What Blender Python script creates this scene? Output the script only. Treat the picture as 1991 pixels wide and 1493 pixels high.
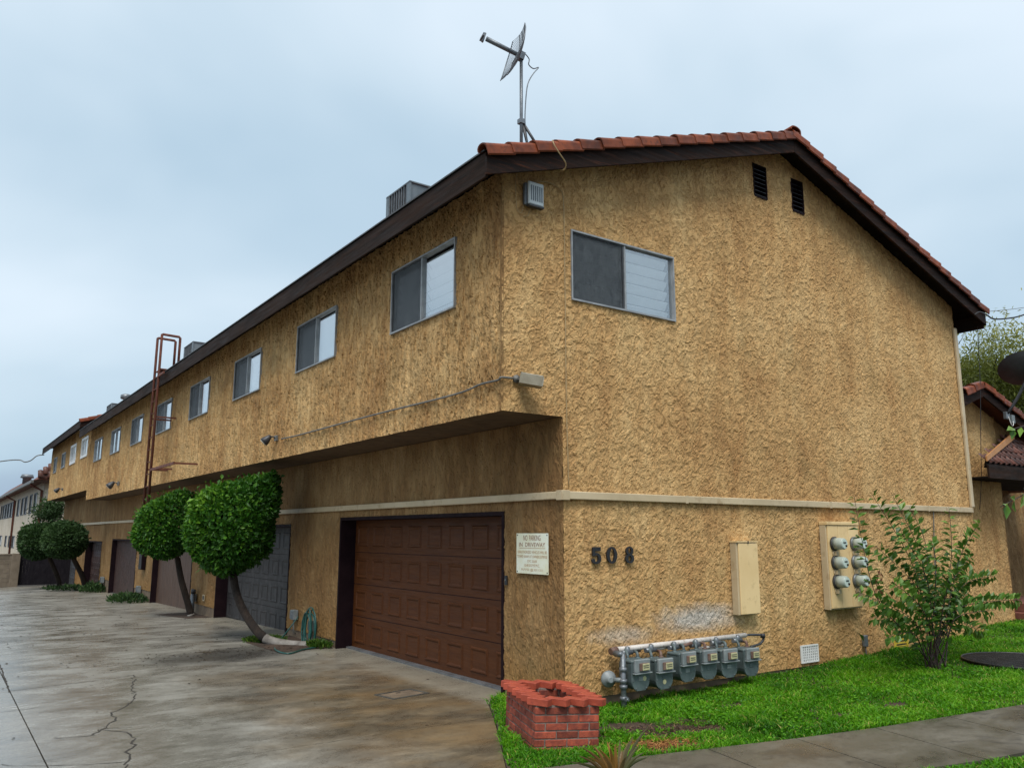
import bpy, bmesh, math, random
import numpy as np
from mathutils import Vector, Matrix, Euler

# ---------------------------------------------------------------- reset
for o in list(bpy.data.objects):
    bpy.data.objects.remove(o, do_unlink=True)
scene = bpy.context.scene
COL = scene.collection
random.seed(7)
RNG = np.random.default_rng(7)

# ---------------------------------------------------------------- camera
F_PX, YAW, PITCH, ROLL = 1576.75, 0.61362, 0.18319, 0.0017
CAM = Vector((-5.687, -7.0886, 1.7423))
fw = Vector((math.sin(YAW)*math.cos(PITCH), math.cos(YAW)*math.cos(PITCH), math.sin(PITCH)))
rt0 = Vector((math.cos(YAW), -math.sin(YAW), 0)); up0 = rt0.cross(fw)
rt = rt0*math.cos(ROLL) + up0*math.sin(ROLL)
up = -rt0*math.sin(ROLL) + up0*math.cos(ROLL)
cd = bpy.data.cameras.new('camera'); cam = bpy.data.objects.new('camera', cd); COL.objects.link(cam)
cd.sensor_width = 36.0; cd.lens = F_PX/1991*36.0; cd.clip_end = 2000; cd.clip_start = .05
M = Matrix((rt, up, -fw)).transposed().to_4x4(); M.translation = CAM
cam.matrix_world = M
scene.camera = cam

# ---------------------------------------------------------------- light
SUN_DIR = Vector((-0.34, -0.46, 0.90)).normalized()
w = bpy.data.worlds.new('World'); scene.world = w; w.use_nodes = True
nt = w.node_tree; nt.nodes.clear()
def N(nt, t, **k):
    n = nt.nodes.new(t)
    for a, b in k.items(): setattr(n, a, b)
    return n
def ramp(nt, stops, fac, interp='LINEAR'):
    n = nt.nodes.new('ShaderNodeValToRGB'); n.color_ramp.interpolation = interp
    el = n.color_ramp.elements
    while len(el) < len(stops): el.new(0.5)
    for e, (p, c) in zip(el, stops):
        e.position = p
        e.color = (c, c, c, 1) if isinstance(c, (int, float)) else (*c, 1)
    nt.links.new(fac, n.inputs[0]); return n.outputs[0]
sky = N(nt, 'ShaderNodeTexSky', sky_type='NISHITA', sun_disc=False)
sky.sun_elevation = math.asin(SUN_DIR.z)
sky.sun_rotation = math.atan2(SUN_DIR.x, SUN_DIR.y)
sky.air_density = 1.2; sky.dust_density = 3.0
skyb = N(nt, 'ShaderNodeBackground'); skyb.inputs[1].default_value = 0.05
nt.links.new(sky.outputs[0], skyb.inputs[0])
tc = N(nt, 'ShaderNodeTexCoord')
mp = N(nt, 'ShaderNodeMapping'); mp.inputs['Scale'].default_value = (1.0, 1.0, 1.9); mp.inputs['Location'].default_value = (3.1, 1.4, .35)
nt.links.new(tc.outputs['Generated'], mp.inputs[0])
cn = N(nt, 'ShaderNodeTexNoise'); cn.inputs['Scale'].default_value = 1.55; cn.inputs['Detail'].default_value = 4.0
cn.inputs['Roughness'].default_value = .45; cn.inputs['Distortion'].default_value = .4
nt.links.new(mp.outputs[0], cn.inputs['Vector'])
sp_ = N(nt, 'ShaderNodeSeparateXYZ'); nt.links.new(tc.outputs['Generated'], sp_.inputs[0])
el_ = N(nt, 'ShaderNodeMath', operation='MULTIPLY_ADD'); el_.inputs[1].default_value = .62; nt.links.new(sp_.outputs[2], el_.inputs[0])   # overcast: brighter overhead
nf_ = N(nt, 'ShaderNodeMath', operation='MULTIPLY_ADD'); nf_.inputs[1].default_value = 1.25; nf_.inputs[2].default_value = -.36; nt.links.new(cn.outputs['Fac'], nf_.inputs[0]); nt.links.new(nf_.outputs[0], el_.inputs[2])
cc = ramp(nt, [(.10, (.175, .235, .325)), (.30, (.275, .365, .440)), (.50, (.36, .44, .505)), (.72, (.45, .515, .575)), (1.0, (.50, .555, .61))], el_.outputs[0])
cloudb = N(nt, 'ShaderNodeBackground'); cloudb.inputs[1].default_value = 1.0
nt.links.new(cc, cloudb.inputs[0])
mx = N(nt, 'ShaderNodeMixShader'); mx.inputs[0].default_value = .88
wo = N(nt, 'ShaderNodeOutputWorld')
nt.links.new(skyb.outputs[0], mx.inputs[1]); nt.links.new(cloudb.outputs[0], mx.inputs[2]); nt.links.new(mx.outputs[0], wo.inputs[0])
sl = bpy.data.lights.new('sun', 'SUN'); sl.energy = 1.5; sl.angle = math.radians(28); sl.color = (1, .96, .90)
so = bpy.data.objects.new('sun', sl); COL.objects.link(so)
so.rotation_euler = SUN_DIR.to_track_quat('Z', 'Y').to_euler()
so.location = (-6, -8, 14)
vs = scene.view_settings
vs.view_transform = 'Standard'; vs.look = 'None'; vs.exposure = .95; vs.gamma = 1.0; vs.use_curve_mapping = False
scene.render.engine = 'CYCLES'

# ---------------------------------------------------------------- pixel helpers (pixel -> ray -> plane)
def bp(px, ax, val):
    d = fw + rt*((px[0]-995.5)/F_PX) - up*((px[1]-746.5)/F_PX)
    i = 'XYZ'.index(ax); t = (val - CAM[i])/d[i]
    return CAM + d*t
def gz(y): return -.12 - .017*max(0, y-8)                 # driveway height
def lz(x): return -.10 + .03*max(0, x-1.5)                # lawn height
def on(px, fn):
    z = -.1
    for _ in range(8):
        q = bp(px, 'Z', z); z = fn(q)
    return q

# ---------------------------------------------------------------- object helpers
def finish(name, me, mat, parent=None, loc=None, rot=None):
    o = bpy.data.objects.new(name, me); COL.objects.link(o)
    if mat is not None:
        me.materials.clear()
        for m_ in (mat if isinstance(mat, (list, tuple)) else [mat]): me.materials.append(m_)
    if parent is not None: o.parent = parent
    if loc is not None: o.location = loc
    if rot is not None: o.rotation_euler = rot
    return o
def tag(o, label=None, cat=None, group=None, kind=None):
    if label: o['label'] = label
    if cat: o['category'] = cat
    if group: o['group'] = group
    if kind: o['kind'] = kind
    return o
def thing(name, label, cat, loc=(0, 0, 0), rot=(0, 0, 0), group=None):
    o = bpy.data.objects.new(name, None); COL.objects.link(o)
    o.location = loc; o.rotation_euler = rot; o.empty_display_size = .2
    return tag(o, label, cat, group)
def frame_of(d):
    d = d.normalized(); a = Vector((0, 0, 1)) if abs(d.z) < .9 else Vector((1, 0, 0))
    u = d.cross(a).normalized(); return u, d.cross(u).normalized()
class MB:
    def __init__(s): s.v = []; s.f = []; s.sm = []
    def add(s, vs, fs, smooth=False):
        b = len(s.v); s.v += [tuple(q) for q in vs]
        s.f += [tuple(b+i for i in f) for f in fs]; s.sm += [smooth]*len(fs); return s
    def box(s, a, b, bev=0.0):
        x0, y0, z0 = [min(p, q) for p, q in zip(a, b)]; x1, y1, z1 = [max(p, q) for p, q in zip(a, b)]
        if bev <= 0:
            return s.add([(x0,y0,z0),(x1,y0,z0),(x1,y1,z0),(x0,y1,z0),(x0,y0,z1),(x1,y0,z1),(x1,y1,z1),(x0,y1,z1)],
                         [(0,3,2,1),(4,5,6,7),(0,1,5,4),(1,2,6,5),(2,3,7,6),(3,0,4,7)])
        bm = bmesh.new(); bmesh.ops.create_cube(bm, size=1)
        for v in bm.verts: v.co = Vector(((x0+x1)/2+v.co.x*(x1-x0), (y0+y1)/2+v.co.y*(y1-y0), (z0+z1)/2+v.co.z*(z1-z0)))
        bmesh.ops.bevel(bm, geom=bm.edges[:], offset=bev, segments=1, affect='EDGES')
        bm.verts.index_update()
        s.add([v.co[:] for v in bm.verts], [[v.index for v in f.verts] for f in bm.faces]); bm.free(); return s
    def obox(s, c, ex, ey, ez):           # oriented box: centre + half axes
        c, ex, ey, ez = map(Vector, (c, ex, ey, ez)); vs = []
        for k in (-1, 1):
            for j, i in ((-1, -1), (-1, 1), (1, 1), (1, -1)): vs.append(c+ex*i+ey*j+ez*k)
        return s.add(vs, [(0,3,2,1),(4,5,6,7),(0,1,5,4),(1,2,6,5),(2,3,7,6),(3,0,4,7)])
    def tube(s, pts, r, n=8, cap=True):
        pts = [Vector(p) for p in pts]; rs = r if isinstance(r, (list, tuple)) else [r]*len(pts)
        vs = []; u = None
        for i, p in enumerate(pts):
            d = (pts[min(i+1, len(pts)-1)] - pts[max(i-1, 0)])
            if d.length < 1e-9: d = Vector((0, 0, 1))
            d.normalize()
            if u is None: u = frame_of(d)[0]
            u = (u - d*u.dot(d))
            if u.length < 1e-6: u = frame_of(d)[0]
            u.normalize(); v = d.cross(u)
            for k in range(n):
                a = 2*math.pi*k/n; vs.append(p + (u*math.cos(a)+v*math.sin(a))*rs[i])
        fs = []
        for i in range(len(pts)-1):
            for k in range(n):
                fs.append((i*n+k, i*n+(k+1) % n, (i+1)*n+(k+1) % n, (i+1)*n+k))
        s.add(vs, fs, True)
        if cap:
            b = len(s.v)-len(vs)
            s.f.append(tuple(b+k for k in range(n))[::-1]); s.sm.append(False)
            s.f.append(tuple(b+(len(pts)-1)*n+k for k in range(n))); s.sm.append(False)
        return s
    def lathe(s, c, axis, prof, n=20):    # prof: list of (radius, height along axis)
        c = Vector(c); a = Vector(axis).normalized(); u, v = frame_of(a); vs = []
        for r, h in prof:
            for k in range(n):
                t = 2*math.pi*k/n; vs.append(c + a*h + (u*math.cos(t)+v*math.sin(t))*r)
        fs = []
        for i in range(len(prof)-1):
            for k in range(n):
                fs.append((i*n+k, i*n+(k+1) % n, (i+1)*n+(k+1) % n, (i+1)*n+k))
        s.add(vs, fs, True); b = len(s.v)-len(vs)
        s.f.append(tuple(b+k for k in range(n))[::-1]); s.sm.append(False)
        s.f.append(tuple(b+(len(prof)-1)*n+k for k in range(n))); s.sm.append(False)
        return s
    def prism(s, poly, ext):              # poly: 3d points, ext: extrusion vector
        n = len(poly); e = Vector(ext); p = [Vector(q) for q in poly]
        return s.add(p+[q+e for q in p], [tuple(range(n))[::-1], tuple(range(n, 2*n))]+[(i, (i+1) % n, n+(i+1) % n, n+i) for i in range(n)])
    def mesh(s, name='m'):
        me = bpy.data.meshes.new(name); me.from_pydata(s.v, [], s.f)
        me.polygons.foreach_set('use_smooth', s.sm); me.update()
        bm = bmesh.new(); bm.from_mesh(me); bmesh.ops.recalc_face_normals(bm, faces=bm.faces[:]); bm.to_mesh(me); bm.free()
        return me
    def build(s, name, mat, parent=None, loc=None, rot=None):
        return finish(name, s.mesh(name), mat, parent, loc, rot)
def spline(pts, n=8):                     # Catmull-Rom through points
    P = [Vector(p) for p in pts]; out = []
    for i in range(len(P)-1):
        a, b, c, d = P[max(i-1, 0)], P[i], P[i+1], P[min(i+2, len(P)-1)]
        for k in range(n):
            t = k/n; out.append(.5*((2*b)+(c-a)*t+(2*a-5*b+4*c-d)*t*t+(3*b-a-3*c+d)*t**3))
    return out+[P[-1]]
def np_mesh(name, V, Fq, mat, attrs=None, parent=None, smooth=False):   # V (n,3); Fq (m,k)
    V = np.ascontiguousarray(V, dtype=np.float32); Fq = np.ascontiguousarray(Fq, dtype=np.int32); k = Fq.shape[1]
    me = bpy.data.meshes.new(name)
    me.vertices.add(len(V)); me.vertices.foreach_set('co', V.ravel())
    me.loops.add(Fq.size); me.loops.foreach_set('vertex_index', Fq.ravel())
    me.polygons.add(len(Fq)); me.polygons.foreach_set('loop_start', np.arange(0, Fq.size, k, dtype=np.int32))
    me.polygons.foreach_set('use_smooth', np.full(len(Fq), smooth))
    for an, arr in (attrs or {}).items():
        at = me.attributes.new(an, 'FLOAT', 'POINT'); at.data.foreach_set('value', np.ascontiguousarray(arr, dtype=np.float32))
    me.update(calc_edges=True)
    return finish(name, me, mat, parent)

# ---------------------------------------------------------------- materials
def newmat(name):
    m = bpy.data.materials.new(name); m.use_nodes = True; nt = m.node_tree; nt.nodes.clear()
    out = N(nt, 'ShaderNodeOutputMaterial'); b = N(nt, 'ShaderNodeBsdfPrincipled'); nt.links.new(b.outputs[0], out.inputs[0])
    return m, nt, b, out
def coords(nt, scale=(1, 1, 1), rnd=True, world=False):
    if world:
        g = N(nt, 'ShaderNodeNewGeometry'); v = g.outputs['Position']
    else:
        t = N(nt, 'ShaderNodeTexCoord'); v = t.outputs['Object']
        if rnd:
            oi = N(nt, 'ShaderNodeObjectInfo'); ml = N(nt, 'ShaderNodeMath', operation='MULTIPLY'); ml.inputs[1].default_value = 37.0
            nt.links.new(oi.outputs['Random'], ml.inputs[0])
            ad = N(nt, 'ShaderNodeVectorMath', operation='ADD'); nt.links.new(v, ad.inputs[0]); nt.links.new(ml.outputs[0], ad.inputs[1]); v = ad.outputs[0]
    mp = N(nt, 'ShaderNodeMapping'); mp.inputs['Scale'].default_value = scale; nt.links.new(v, mp.inputs[0]); return mp.outputs[0]
def noise(nt, vec, scale, detail=4, rough=.55, dist=0.0):
    n = N(nt, 'ShaderNodeTexNoise'); n.inputs['Scale'].default_value = scale; n.inputs['Detail'].default_value = detail
    n.inputs['Roughness'].default_value = rough; n.inputs['Distortion'].default_value = dist
    nt.links.new(vec, n.inputs['Vector']); return n.outputs['Fac']
def mixc(nt, fac, a, b, blend='MIX'):
    n = N(nt, 'ShaderNodeMix', data_type='RGBA', blend_type=blend)
    for s, v in ((0, fac), (6, a), (7, b)):
        if isinstance(v, bpy.types.NodeSocket): nt.links.new(v, n.inputs[s])
        elif isinstance(v, (int, float)): n.inputs[s].default_value = v if s == 0 else (v, v, v, 1)
        else: n.inputs[s].default_value = (*v, 1)
    return n.outputs[2]
def math_(nt, op, a, b=None, c=None, clamp=False):
    n = N(nt, 'ShaderNodeMath', operation=op, use_clamp=clamp)
    for i, v in enumerate((a, b, c)):
        if v is None: continue
        if isinstance(v, bpy.types.NodeSocket): nt.links.new(v, n.inputs[i])
        else: n.inputs[i].default_value = v
    return n.outputs[0]
def addbump(nt, b, h, strength, dist):
    bn = N(nt, 'ShaderNodeBump'); bn.inputs['Strength'].default_value = strength; bn.inputs['Distance'].default_value = dist
    nt.links.new(h, bn.inputs['Height']); nt.links.new(bn.outputs[0], b.inputs['Normal'])
def pmat(name, c1, c2, scale=6, rough=.6, rv=.12, metal=0, bump=0, bd=.004, stretch=(1, 1, 1), rnd=.0, c3=None, spec=.5, world=False, lo=.35, hi=.65, fine=0):
    m, nt, b, out = newmat(name); v = coords(nt, stretch, world=world)
    f = noise(nt, v, scale, 5, .6, .3)
    col = ramp(nt, [(lo, c1), (hi, c2)], f)
    if c3 is not None:
        f2 = noise(nt, v, scale*3.7, 4, .65); col = mixc(nt, ramp(nt, [(.56, 0.0), (.7, .8)], f2), col, c3)
    if rnd:
        oi = N(nt, 'ShaderNodeObjectInfo'); h = math_(nt, 'MULTIPLY_ADD', oi.outputs['Random'], rnd*2, 1-rnd)
        col = mixc(nt, 1.0, col, h, 'MULTIPLY')
    nt.links.new(col, b.inputs['Base Color'])
    nt.links.new(ramp(nt, [(.3, max(.03, rough-rv)), (.7, min(1, rough+rv))], noise(nt, v, scale*2.3, 3)), b.inputs['Roughness'])
    b.inputs['Metallic'].default_value = metal; b.inputs['Specular IOR Level'].default_value = spec
    if bump: addbump(nt, b, noise(nt, v, fine or scale*6, 4, .6), bump, bd)
    return m

def stucco(name, ax, stretch, c_lo, c_mid, c_hi, disp=.013, stains=True, fq=15.0, pc=(.89, 1.07)):
    m, nt, b, out = newmat(name); m.displacement_method = 'BOTH'
    v = coords(nt, (1, 1, 1), world=True)
    vs_ = coords(nt, stretch, world=True)
    # trowelled flakes: plateaus with sharp broken rims
    wn = N(nt, 'ShaderNodeTexNoise'); wn.inputs['Scale'].default_value = 5.5; wn.inputs['Detail'].default_value = 3; nt.links.new(vs_, wn.inputs['Vector'])
    wa = N(nt, 'ShaderNodeVectorMath', operation='MULTIPLY_ADD'); nt.links.new(wn.outputs['Color'], wa.inputs[0]); wa.inputs[1].default_value = (.16, .16, .16); nt.links.new(vs_, wa.inputs[2])
    n1 = noise(nt, wa.outputs[0], fq, 5, .66, .6)
    bigm = noise(nt, v, 1.4, 3, .6)
    n1 = math_(nt, 'MULTIPLY_ADD', bigm, .22, math_(nt, 'ADD', n1, -.11))
    plate = ramp(nt, [(.34, 0.0), (.475, .30), (.515, .80), (.68, 1.0)], n1)
    n2 = noise(nt, wa.outputs[0], fq*2.6, 4, .65, .5)
    n3 = noise(nt, v, 90.0, 2, .6)
    h = math_(nt, 'ADD', math_(nt, 'MULTIPLY', plate, .50), math_(nt, 'ADD', math_(nt, 'MULTIPLY', n2, .72), math_(nt, 'MULTIPLY', n3, .16)))
    big = noise(nt, v, .55, 4, .6)
    med = noise(nt, coords(nt, (1.6, 1.6, .55), world=True), 1.7, 4, .6)
    col = ramp(nt, [(.36, c_lo), (.50, c_mid), (.63, c_hi)], math_(nt, 'ADD', math_(nt, 'MULTIPLY', big, .55), math_(nt, 'MULTIPLY', med, .45)))
    col = mixc(nt, ramp(nt, [(.30, .24), (.48, 0.0)], n1), col, tuple(c*.6 for c in c_lo))      # hollows darkened: shade of the relief put into the colour
    col = mixc(nt, 1.0, col, ramp(nt, [(0.0, pc[0]), (1.0, pc[1])], plate), 'MULTIPLY')                # plates paler than hollows: relief light and shade painted in
    if stains:
        sx = N(nt, 'ShaderNodeSeparateXYZ'); nt.links.new(v, sx.inputs[0])
        # green-grey algae low on the wall
        g = ramp(nt, [(.54, 0.0), (.76, .30)], noise(nt, v, 1.3, 4, .6))
        col = mixc(nt, g, col, (.19, .165, .075))
        # rusty orange splash zone along the ground
        zz = math_(nt, 'MULTIPLY_ADD', noise(nt, v, 2.2, 4, .6), .9, sx.outputs[2])
        spl = ramp(nt, [(.30, .45), (1.05, 0.0)], zz)
        col = mixc(nt, spl, col, (.36, .19, .055))
        # vertical dirt runs
        runs = ramp(nt, [(.60, 0.0), (.80, .20)], noise(nt, coords(nt, (3.2, 3.2, .16), world=True), 1.6, 3, .6))
        col = mixc(nt, runs, col, (.13, .075, .03))
        if ax == 'X':
            # pale overspray patch above the gas meters (one painted-out spot)
            def blob(cx, cz, rx, rz):
                a = math_(nt, 'DIVIDE', math_(nt, 'SUBTRACT', sx.outputs[0], cx), rx)
                c = math_(nt, 'DIVIDE', math_(nt, 'SUBTRACT', sx.outputs[2], cz), rz)
                d = math_(nt, 'SQRT', math_(nt, 'ADD', math_(nt, 'MULTIPLY', a, a), math_(nt, 'MULTIPLY', c, c)))
                d = math_(nt, 'MULTIPLY_ADD', noise(nt, v, 5, 4, .6), .9, math_(nt, 'SUBTRACT', d, .45))
                return ramp(nt, [(.25, .95), (1.0, 0.0)], d)
            pt = math_(nt, 'MAXIMUM', blob(2.15, .74, .95, .20), math_(nt, 'MULTIPLY', blob(.85, .62, .60, .14), .6))
            col = mixc(nt, math_(nt, 'MULTIPLY', pt, .85), col, (.46, .45, .42))
    nt.links.new(col, b.inputs['Base Color']); b.inputs['Roughness'].default_value = .88; b.inputs['Specular IOR Level'].default_value = .25
    dn = N(nt, 'ShaderNodeDisplacement'); dn.inputs['Midlevel'].default_value = .6; dn.inputs['Scale'].default_value = disp
    nt.links.new(h, dn.inputs['Height']); nt.links.new(dn.outputs[0], out.inputs['Displacement'])
    return m

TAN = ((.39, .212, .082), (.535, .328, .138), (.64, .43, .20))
M_STUC_G = stucco('stucco_gable', 'X', (1, 1, .78), *TAN, disp=.025, fq=14.5)
M_STUC_S = stucco('stucco_side', 'Y', (1, 1.1, .36), *TAN, disp=.056, fq=11.5, pc=(.84, 1.12))
M_STUC_L = stucco('stucco_lower_shaded', 'Y', (1, 1.2, .40), (.185, .098, .036), (.27, .155, .062), (.37, .235, .105), disp=.027, fq=12.5)  # dirtier tan coat, with the overhang's shade also put into the colour
M_STUC_F = stucco('stucco_far', 'Y', (1, 1, 1), (.50, .42, .32), (.60, .52, .41), (.66, .58, .48), disp=.004, stains=False)
M_SOFFIT = pmat('soffit_shaded_stucco', (.075, .044, .021), (.12, .070, .033), 3, .8, bump=.3, world=True)  # same tan stucco, its shade under the overhang put into the brown
M_CONC = pmat('foundation', (.12, .085, .055), (.21, .15, .095), 4, .8, bump=.5)
M_WOOD = pmat('dark_fascia_wood', (.013, .0075, .005), (.030, .015, .009), 2.0, .75, .15, bump=.6, bd=.006, stretch=(1, .35, 5), c3=(.045, .017, .009), spec=.15, fine=22)
M_WOODR = pmat('dark_rake_wood', (.010, .006, .005), (.025, .012, .008), 2.0, .75, .15, bump=.6, bd=.006, stretch=(.35, 1, 6), c3=(.075, .024, .010), spec=.15, fine=22)
M_SOFWOOD = pmat('dark_soffit_wood', (.008, .006, .005), (.015, .010, .008), 2.5, .85, bump=.3, c3=(.028, .026, .025), spec=.1)
M_TILE = pmat('clay_tile', (.10, .025, .011), (.235, .056, .019), 5, .55, .15, bump=.35, rnd=.35, c3=(.075, .024, .015), spec=.3, fine=40)
M_TILE2 = pmat('weathered_tile', (.060, .030, .024), (.15, .050, .030), 6, .5, .15, bump=.3, rnd=.5, c3=(.14, .12, .105), spec=.4, fine=40)
M_ROOF = pmat('roof_sheet', (.10, .030, .016), (.17, .05, .024), 3, .7, bump=.4)
M_DRIP = pmat('drip_edge', (.05, .05, .05), (.09, .09, .09), 4, .5, metal=.3)
M_TRIM = pmat('trim_paint', (.46, .36, .22), (.56, .45, .29), 1.5, .5, bump=.15, c3=(.34, .24, .13))
M_ALU = pmat('window_aluminium', (.24, .25, .255), (.36, .37, .375), 8, .45, metal=.3)
M_WHITE = pmat('white_vinyl', (.70, .70, .68), (.80, .80, .78), 6, .4)
M_BLIND = pmat('blind_white', (.82, .84, .85), (.88, .89, .90), 5, .6)
M_BLACK = pmat('black_paint', (.010, .010, .012), (.022, .022, .024), 8, .42)
M_DOOR = pmat('brown_door', (.072, .0225, .0055), (.098, .0315, .008), 3, .52, .1, bump=.28, bd=.002, stretch=(1, .5, 7), c3=(.048, .013, .004), spec=.22, fine=30)
M_JAMB = pmat('dark_jamb', (.009, .0035, .0055), (.016, .007, .009), 4, .7, bump=.2, spec=.12)
M_GREYDOOR = pmat('grey_door', (.024, .022, .022), (.040, .036, .036), 3, .6, bump=.2, bd=.002)
M_PLANK = pmat('brown_planks', (.060, .030, .018), (.11, .06, .038), 3, .6, bump=.4, stretch=(1, 5, .5), c3=(.16, .10, .07))
M_VIOLET = pmat('violet_brown_door', (.036, .017, .014), (.060, .029, .023), 3, .5, bump=.2, c3=(.12, .07, .06))
M_RUST = pmat('rusty_steel', (.085, .024, .014), (.17, .052, .028), 7, .7, bump=.4, c3=(.045, .016, .012))
M_GALV = pmat('galvanised', (.12, .135, .15), (.21, .225, .24), 9, .42, .1, metal=.5)
M_DKMETAL = pmat('dark_metal', (.035, .036, .040), (.075, .078, .082), 8, .5, metal=.4)
M_ACBODY = pmat('ac_body', (.10, .13, .15), (.17, .205, .225), 4, .5, metal=.2)
M_GASM = pmat('gas_meter_paint', (.055, .078, .080), (.105, .138, .140), 7, .5, bump=.2, c3=(.08, .085, .08))
M_GASL = pmat('gas_meter_light', (.15, .175, .18), (.24, .265, .27), 7, .45)
M_PIPEW = pmat('white_pipe', (.46, .42, .38), (.66, .62, .58), 6, .5, c3=(.22, .11, .07))
M_PIPER = pmat('rusty_pipe', (.10, .045, .03), (.20, .13, .10), 12, .7, bump=.4, c3=(.10, .11, .12))
M_CREAM = pmat('cream_cabinet', (.72, .51, .25), (.80, .59, .31), 1.6, .5, bump=.1, c3=(.56, .39, .19), spec=.35)
M_METER = pmat('meter_glass', (.33, .38, .34), (.42, .47, .42), 5, .22, .05)
M_FACE = pmat('meter_face', (.50, .60, .54), (.60, .70, .64), 5, .3)
M_DIAL = pmat('dial_cream', (.38, .36, .20), (.52, .48, .28), 30, .4)
M_BRICK = pmat('red_brick', (.165, .030, .018), (.34, .068, .032), 14, .75, bump=.7, bd=.004, rnd=.38, c3=(.13, .045, .032), fine=90)
M_BRICKC = pmat('cap_brick', (.29, .045, .022), (.42, .075, .035), 12, .6, bump=.4, bd=.003, rnd=.14, c3=(.24, .04, .022), fine=90)
M_MORTAR = pmat('mortar', (.13, .095, .08), (.25, .20, .17), 20, .9, bump=.6)
M_SOIL = pmat('soil', (.030, .018, .011), (.075, .045, .028), 5, .85, bump=.8, bd=.02, world=True)
M_SIGN = pmat('sign_face', (.74, .72, .52), (.80, .82, .70), 4, .4, c3=(.72, .66, .42))
M_SIGNT = pmat('sign_lettering', (.20, .06, .02), (.28, .09, .035), 8, .5)
M_SIGNF = pmat('sign_lettering_faded', (.38, .19, .07), (.46, .25, .10), 8, .5)
M_YEL = pmat('yellow_sign', (.62, .42, .03), (.70, .50, .06), 6, .45)
M_LAMP = pmat('lamp_housing', (.20, .17, .12), (.30, .27, .20), 8, .5, metal=.2)
M_LENS = pmat('lamp_lens', (.48, .47, .40), (.58, .57, .50), 6, .2)
M_EQUIP = pmat('equipment_white', (.55, .60, .60), (.64, .68, .68), 5, .45)
M_CABLE = pmat('beige_cable', (.33, .22, .10), (.42, .30, .15), 8, .6)
M_CBLK = pmat('black_cable', (.012, .012, .014), (.02, .02, .022), 8, .5)
M_CGREY = pmat('grey_conduit', (.10, .10, .095), (.17, .165, .15), 8, .5)
M_HOSE = pmat('green_hose', (.008, .060, .052), (.02, .10, .085), 8, .35)
M_WHITEWASH = pmat('whitewashed_bark', (.13, .115, .10), (.27, .25, .225), 9, .8, bump=.6)
M_BARK = pmat('bark', (.012, .008, .006), (.036, .023, .016), 9, .95, bump=1.0, bd=.03, stretch=(1, 1, .4))
M_STEM = pmat('shrub_stem', (.018, .012, .010), (.045, .026, .022), 9, .7)
M_GATE = pmat('dark_gate', (.008, .007, .010), (.016, .014, .018), 5, .8, bump=.3, spec=.1)
M_BLOCK = pmat('block_wall', (.12, .095, .068), (.18, .145, .105), 3, .85, bump=.5, rnd=.12)
M_RUBBER = pmat('door_threshold', (.10, .10, .105), (.16, .16, .165), 5, .6)
M_IRON = pmat('cover_iron', (.05, .045, .038), (.10, .09, .072), 8, .6, bump=.4)
M_FLASH = pmat('orange_flashing', (.45, .20, .07), (.52, .25, .09), 4, .6)
M_STEP = pmat('redwood_step', (.13, .04, .025), (.20, .075, .05), 5, .7, bump=.3)
M_DISH = pmat('dish_back', (.030, .031, .034), (.05, .052, .056), 4, .5)
M_BROWNLEAF = pmat('dry_leaf', (.13, .05, .022), (.24, .10, .045), 20, .8)
M_CRACK = pmat('crack_dirt', (.018, .014, .010), (.035, .028, .02), 9, .9)

# glass / screens
m, nt, b, out = newmat('window_glass'); nt.nodes.remove(b); M_GLASS = m
lw = N(nt, 'ShaderNodeLayerWeight'); lw.inputs[0].default_value = .5
fr_ = math_(nt, 'MULTIPLY_ADD', math_(nt, 'POWER', lw.outputs['Facing'], 2.2), .70, .20, True)
gl = N(nt, 'ShaderNodeBsdfGlossy'); gl.inputs['Roughness'].default_value = .03; gl.inputs[0].default_value = (.95, .97, 1, 1)
tr = N(nt, 'ShaderNodeBsdfTransparent'); tr.inputs[0].default_value = (.93, .95, .95, 1)
ms = N(nt, 'ShaderNodeMixShader'); nt.links.new(fr_, ms.inputs[0]); nt.links.new(tr.outputs[0], ms.inputs[1]); nt.links.new(gl.outputs[0], ms.inputs[2]); nt.links.new(ms.outputs[0], out.inputs[0])
m, nt, b, out = newmat('insect_screen'); M_SCREEN = m
b.inputs['Base Color'].default_value = (.055, .062, .068, 1); b.inputs['Roughness'].default_value = .55
wv = noise(nt, coords(nt, (1, 1, .25), world=True), 14, 3, .6, 2.0)
nt.links.new(ramp(nt, [(.35, (.035, .04, .045)), (.65, (.085, .095, .10))], wv), b.inputs['Base Color'])
tr = N(nt, 'ShaderNodeBsdfTransparent'); ms = N(nt, 'ShaderNodeMixShader'); ms.inputs[0].default_value = .58
nt.links.new(tr.outputs[0], ms.inputs[1]); nt.links.new(b.outputs[0], ms.inputs[2]); nt.links.new(ms.outputs[0], out.inputs[0])

def leafmat(name, c1, c2, c3, trans=.35, rough=.38, c4=None):
    m, nt, b, out = newmat(name)
    a = N(nt, 'ShaderNodeAttribute', attribute_name='tint')
    col = ramp(nt, [(0.0, c1), (.55, c2), (1.0, c3)] if c4 is None else [(0.0, c1), (.50, c2), (.88, c3), (1.0, c4)], a.outputs['Fac'])
    nt.links.new(col, b.inputs['Base Color']); b.inputs['Roughness'].default_value = rough; b.inputs['Specular IOR Level'].default_value = .35
    t = N(nt, 'ShaderNodeBsdfTranslucent'); nt.links.new(col, t.inputs[0])
    ms = N(nt, 'ShaderNodeMixShader'); ms.inputs[0].default_value = trans
    nt.links.new(b.outputs[0], ms.inputs[1]); nt.links.new(t.outputs[0], ms.inputs[2]); nt.links.new(ms.outputs[0], out.inputs[0])
    return m
M_GRASS = leafmat('grass_blades', (.026, .12, .002), (.095, .31, .005), (.22, .48, .018), .4, .5, (.42, .36, .10))
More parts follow.
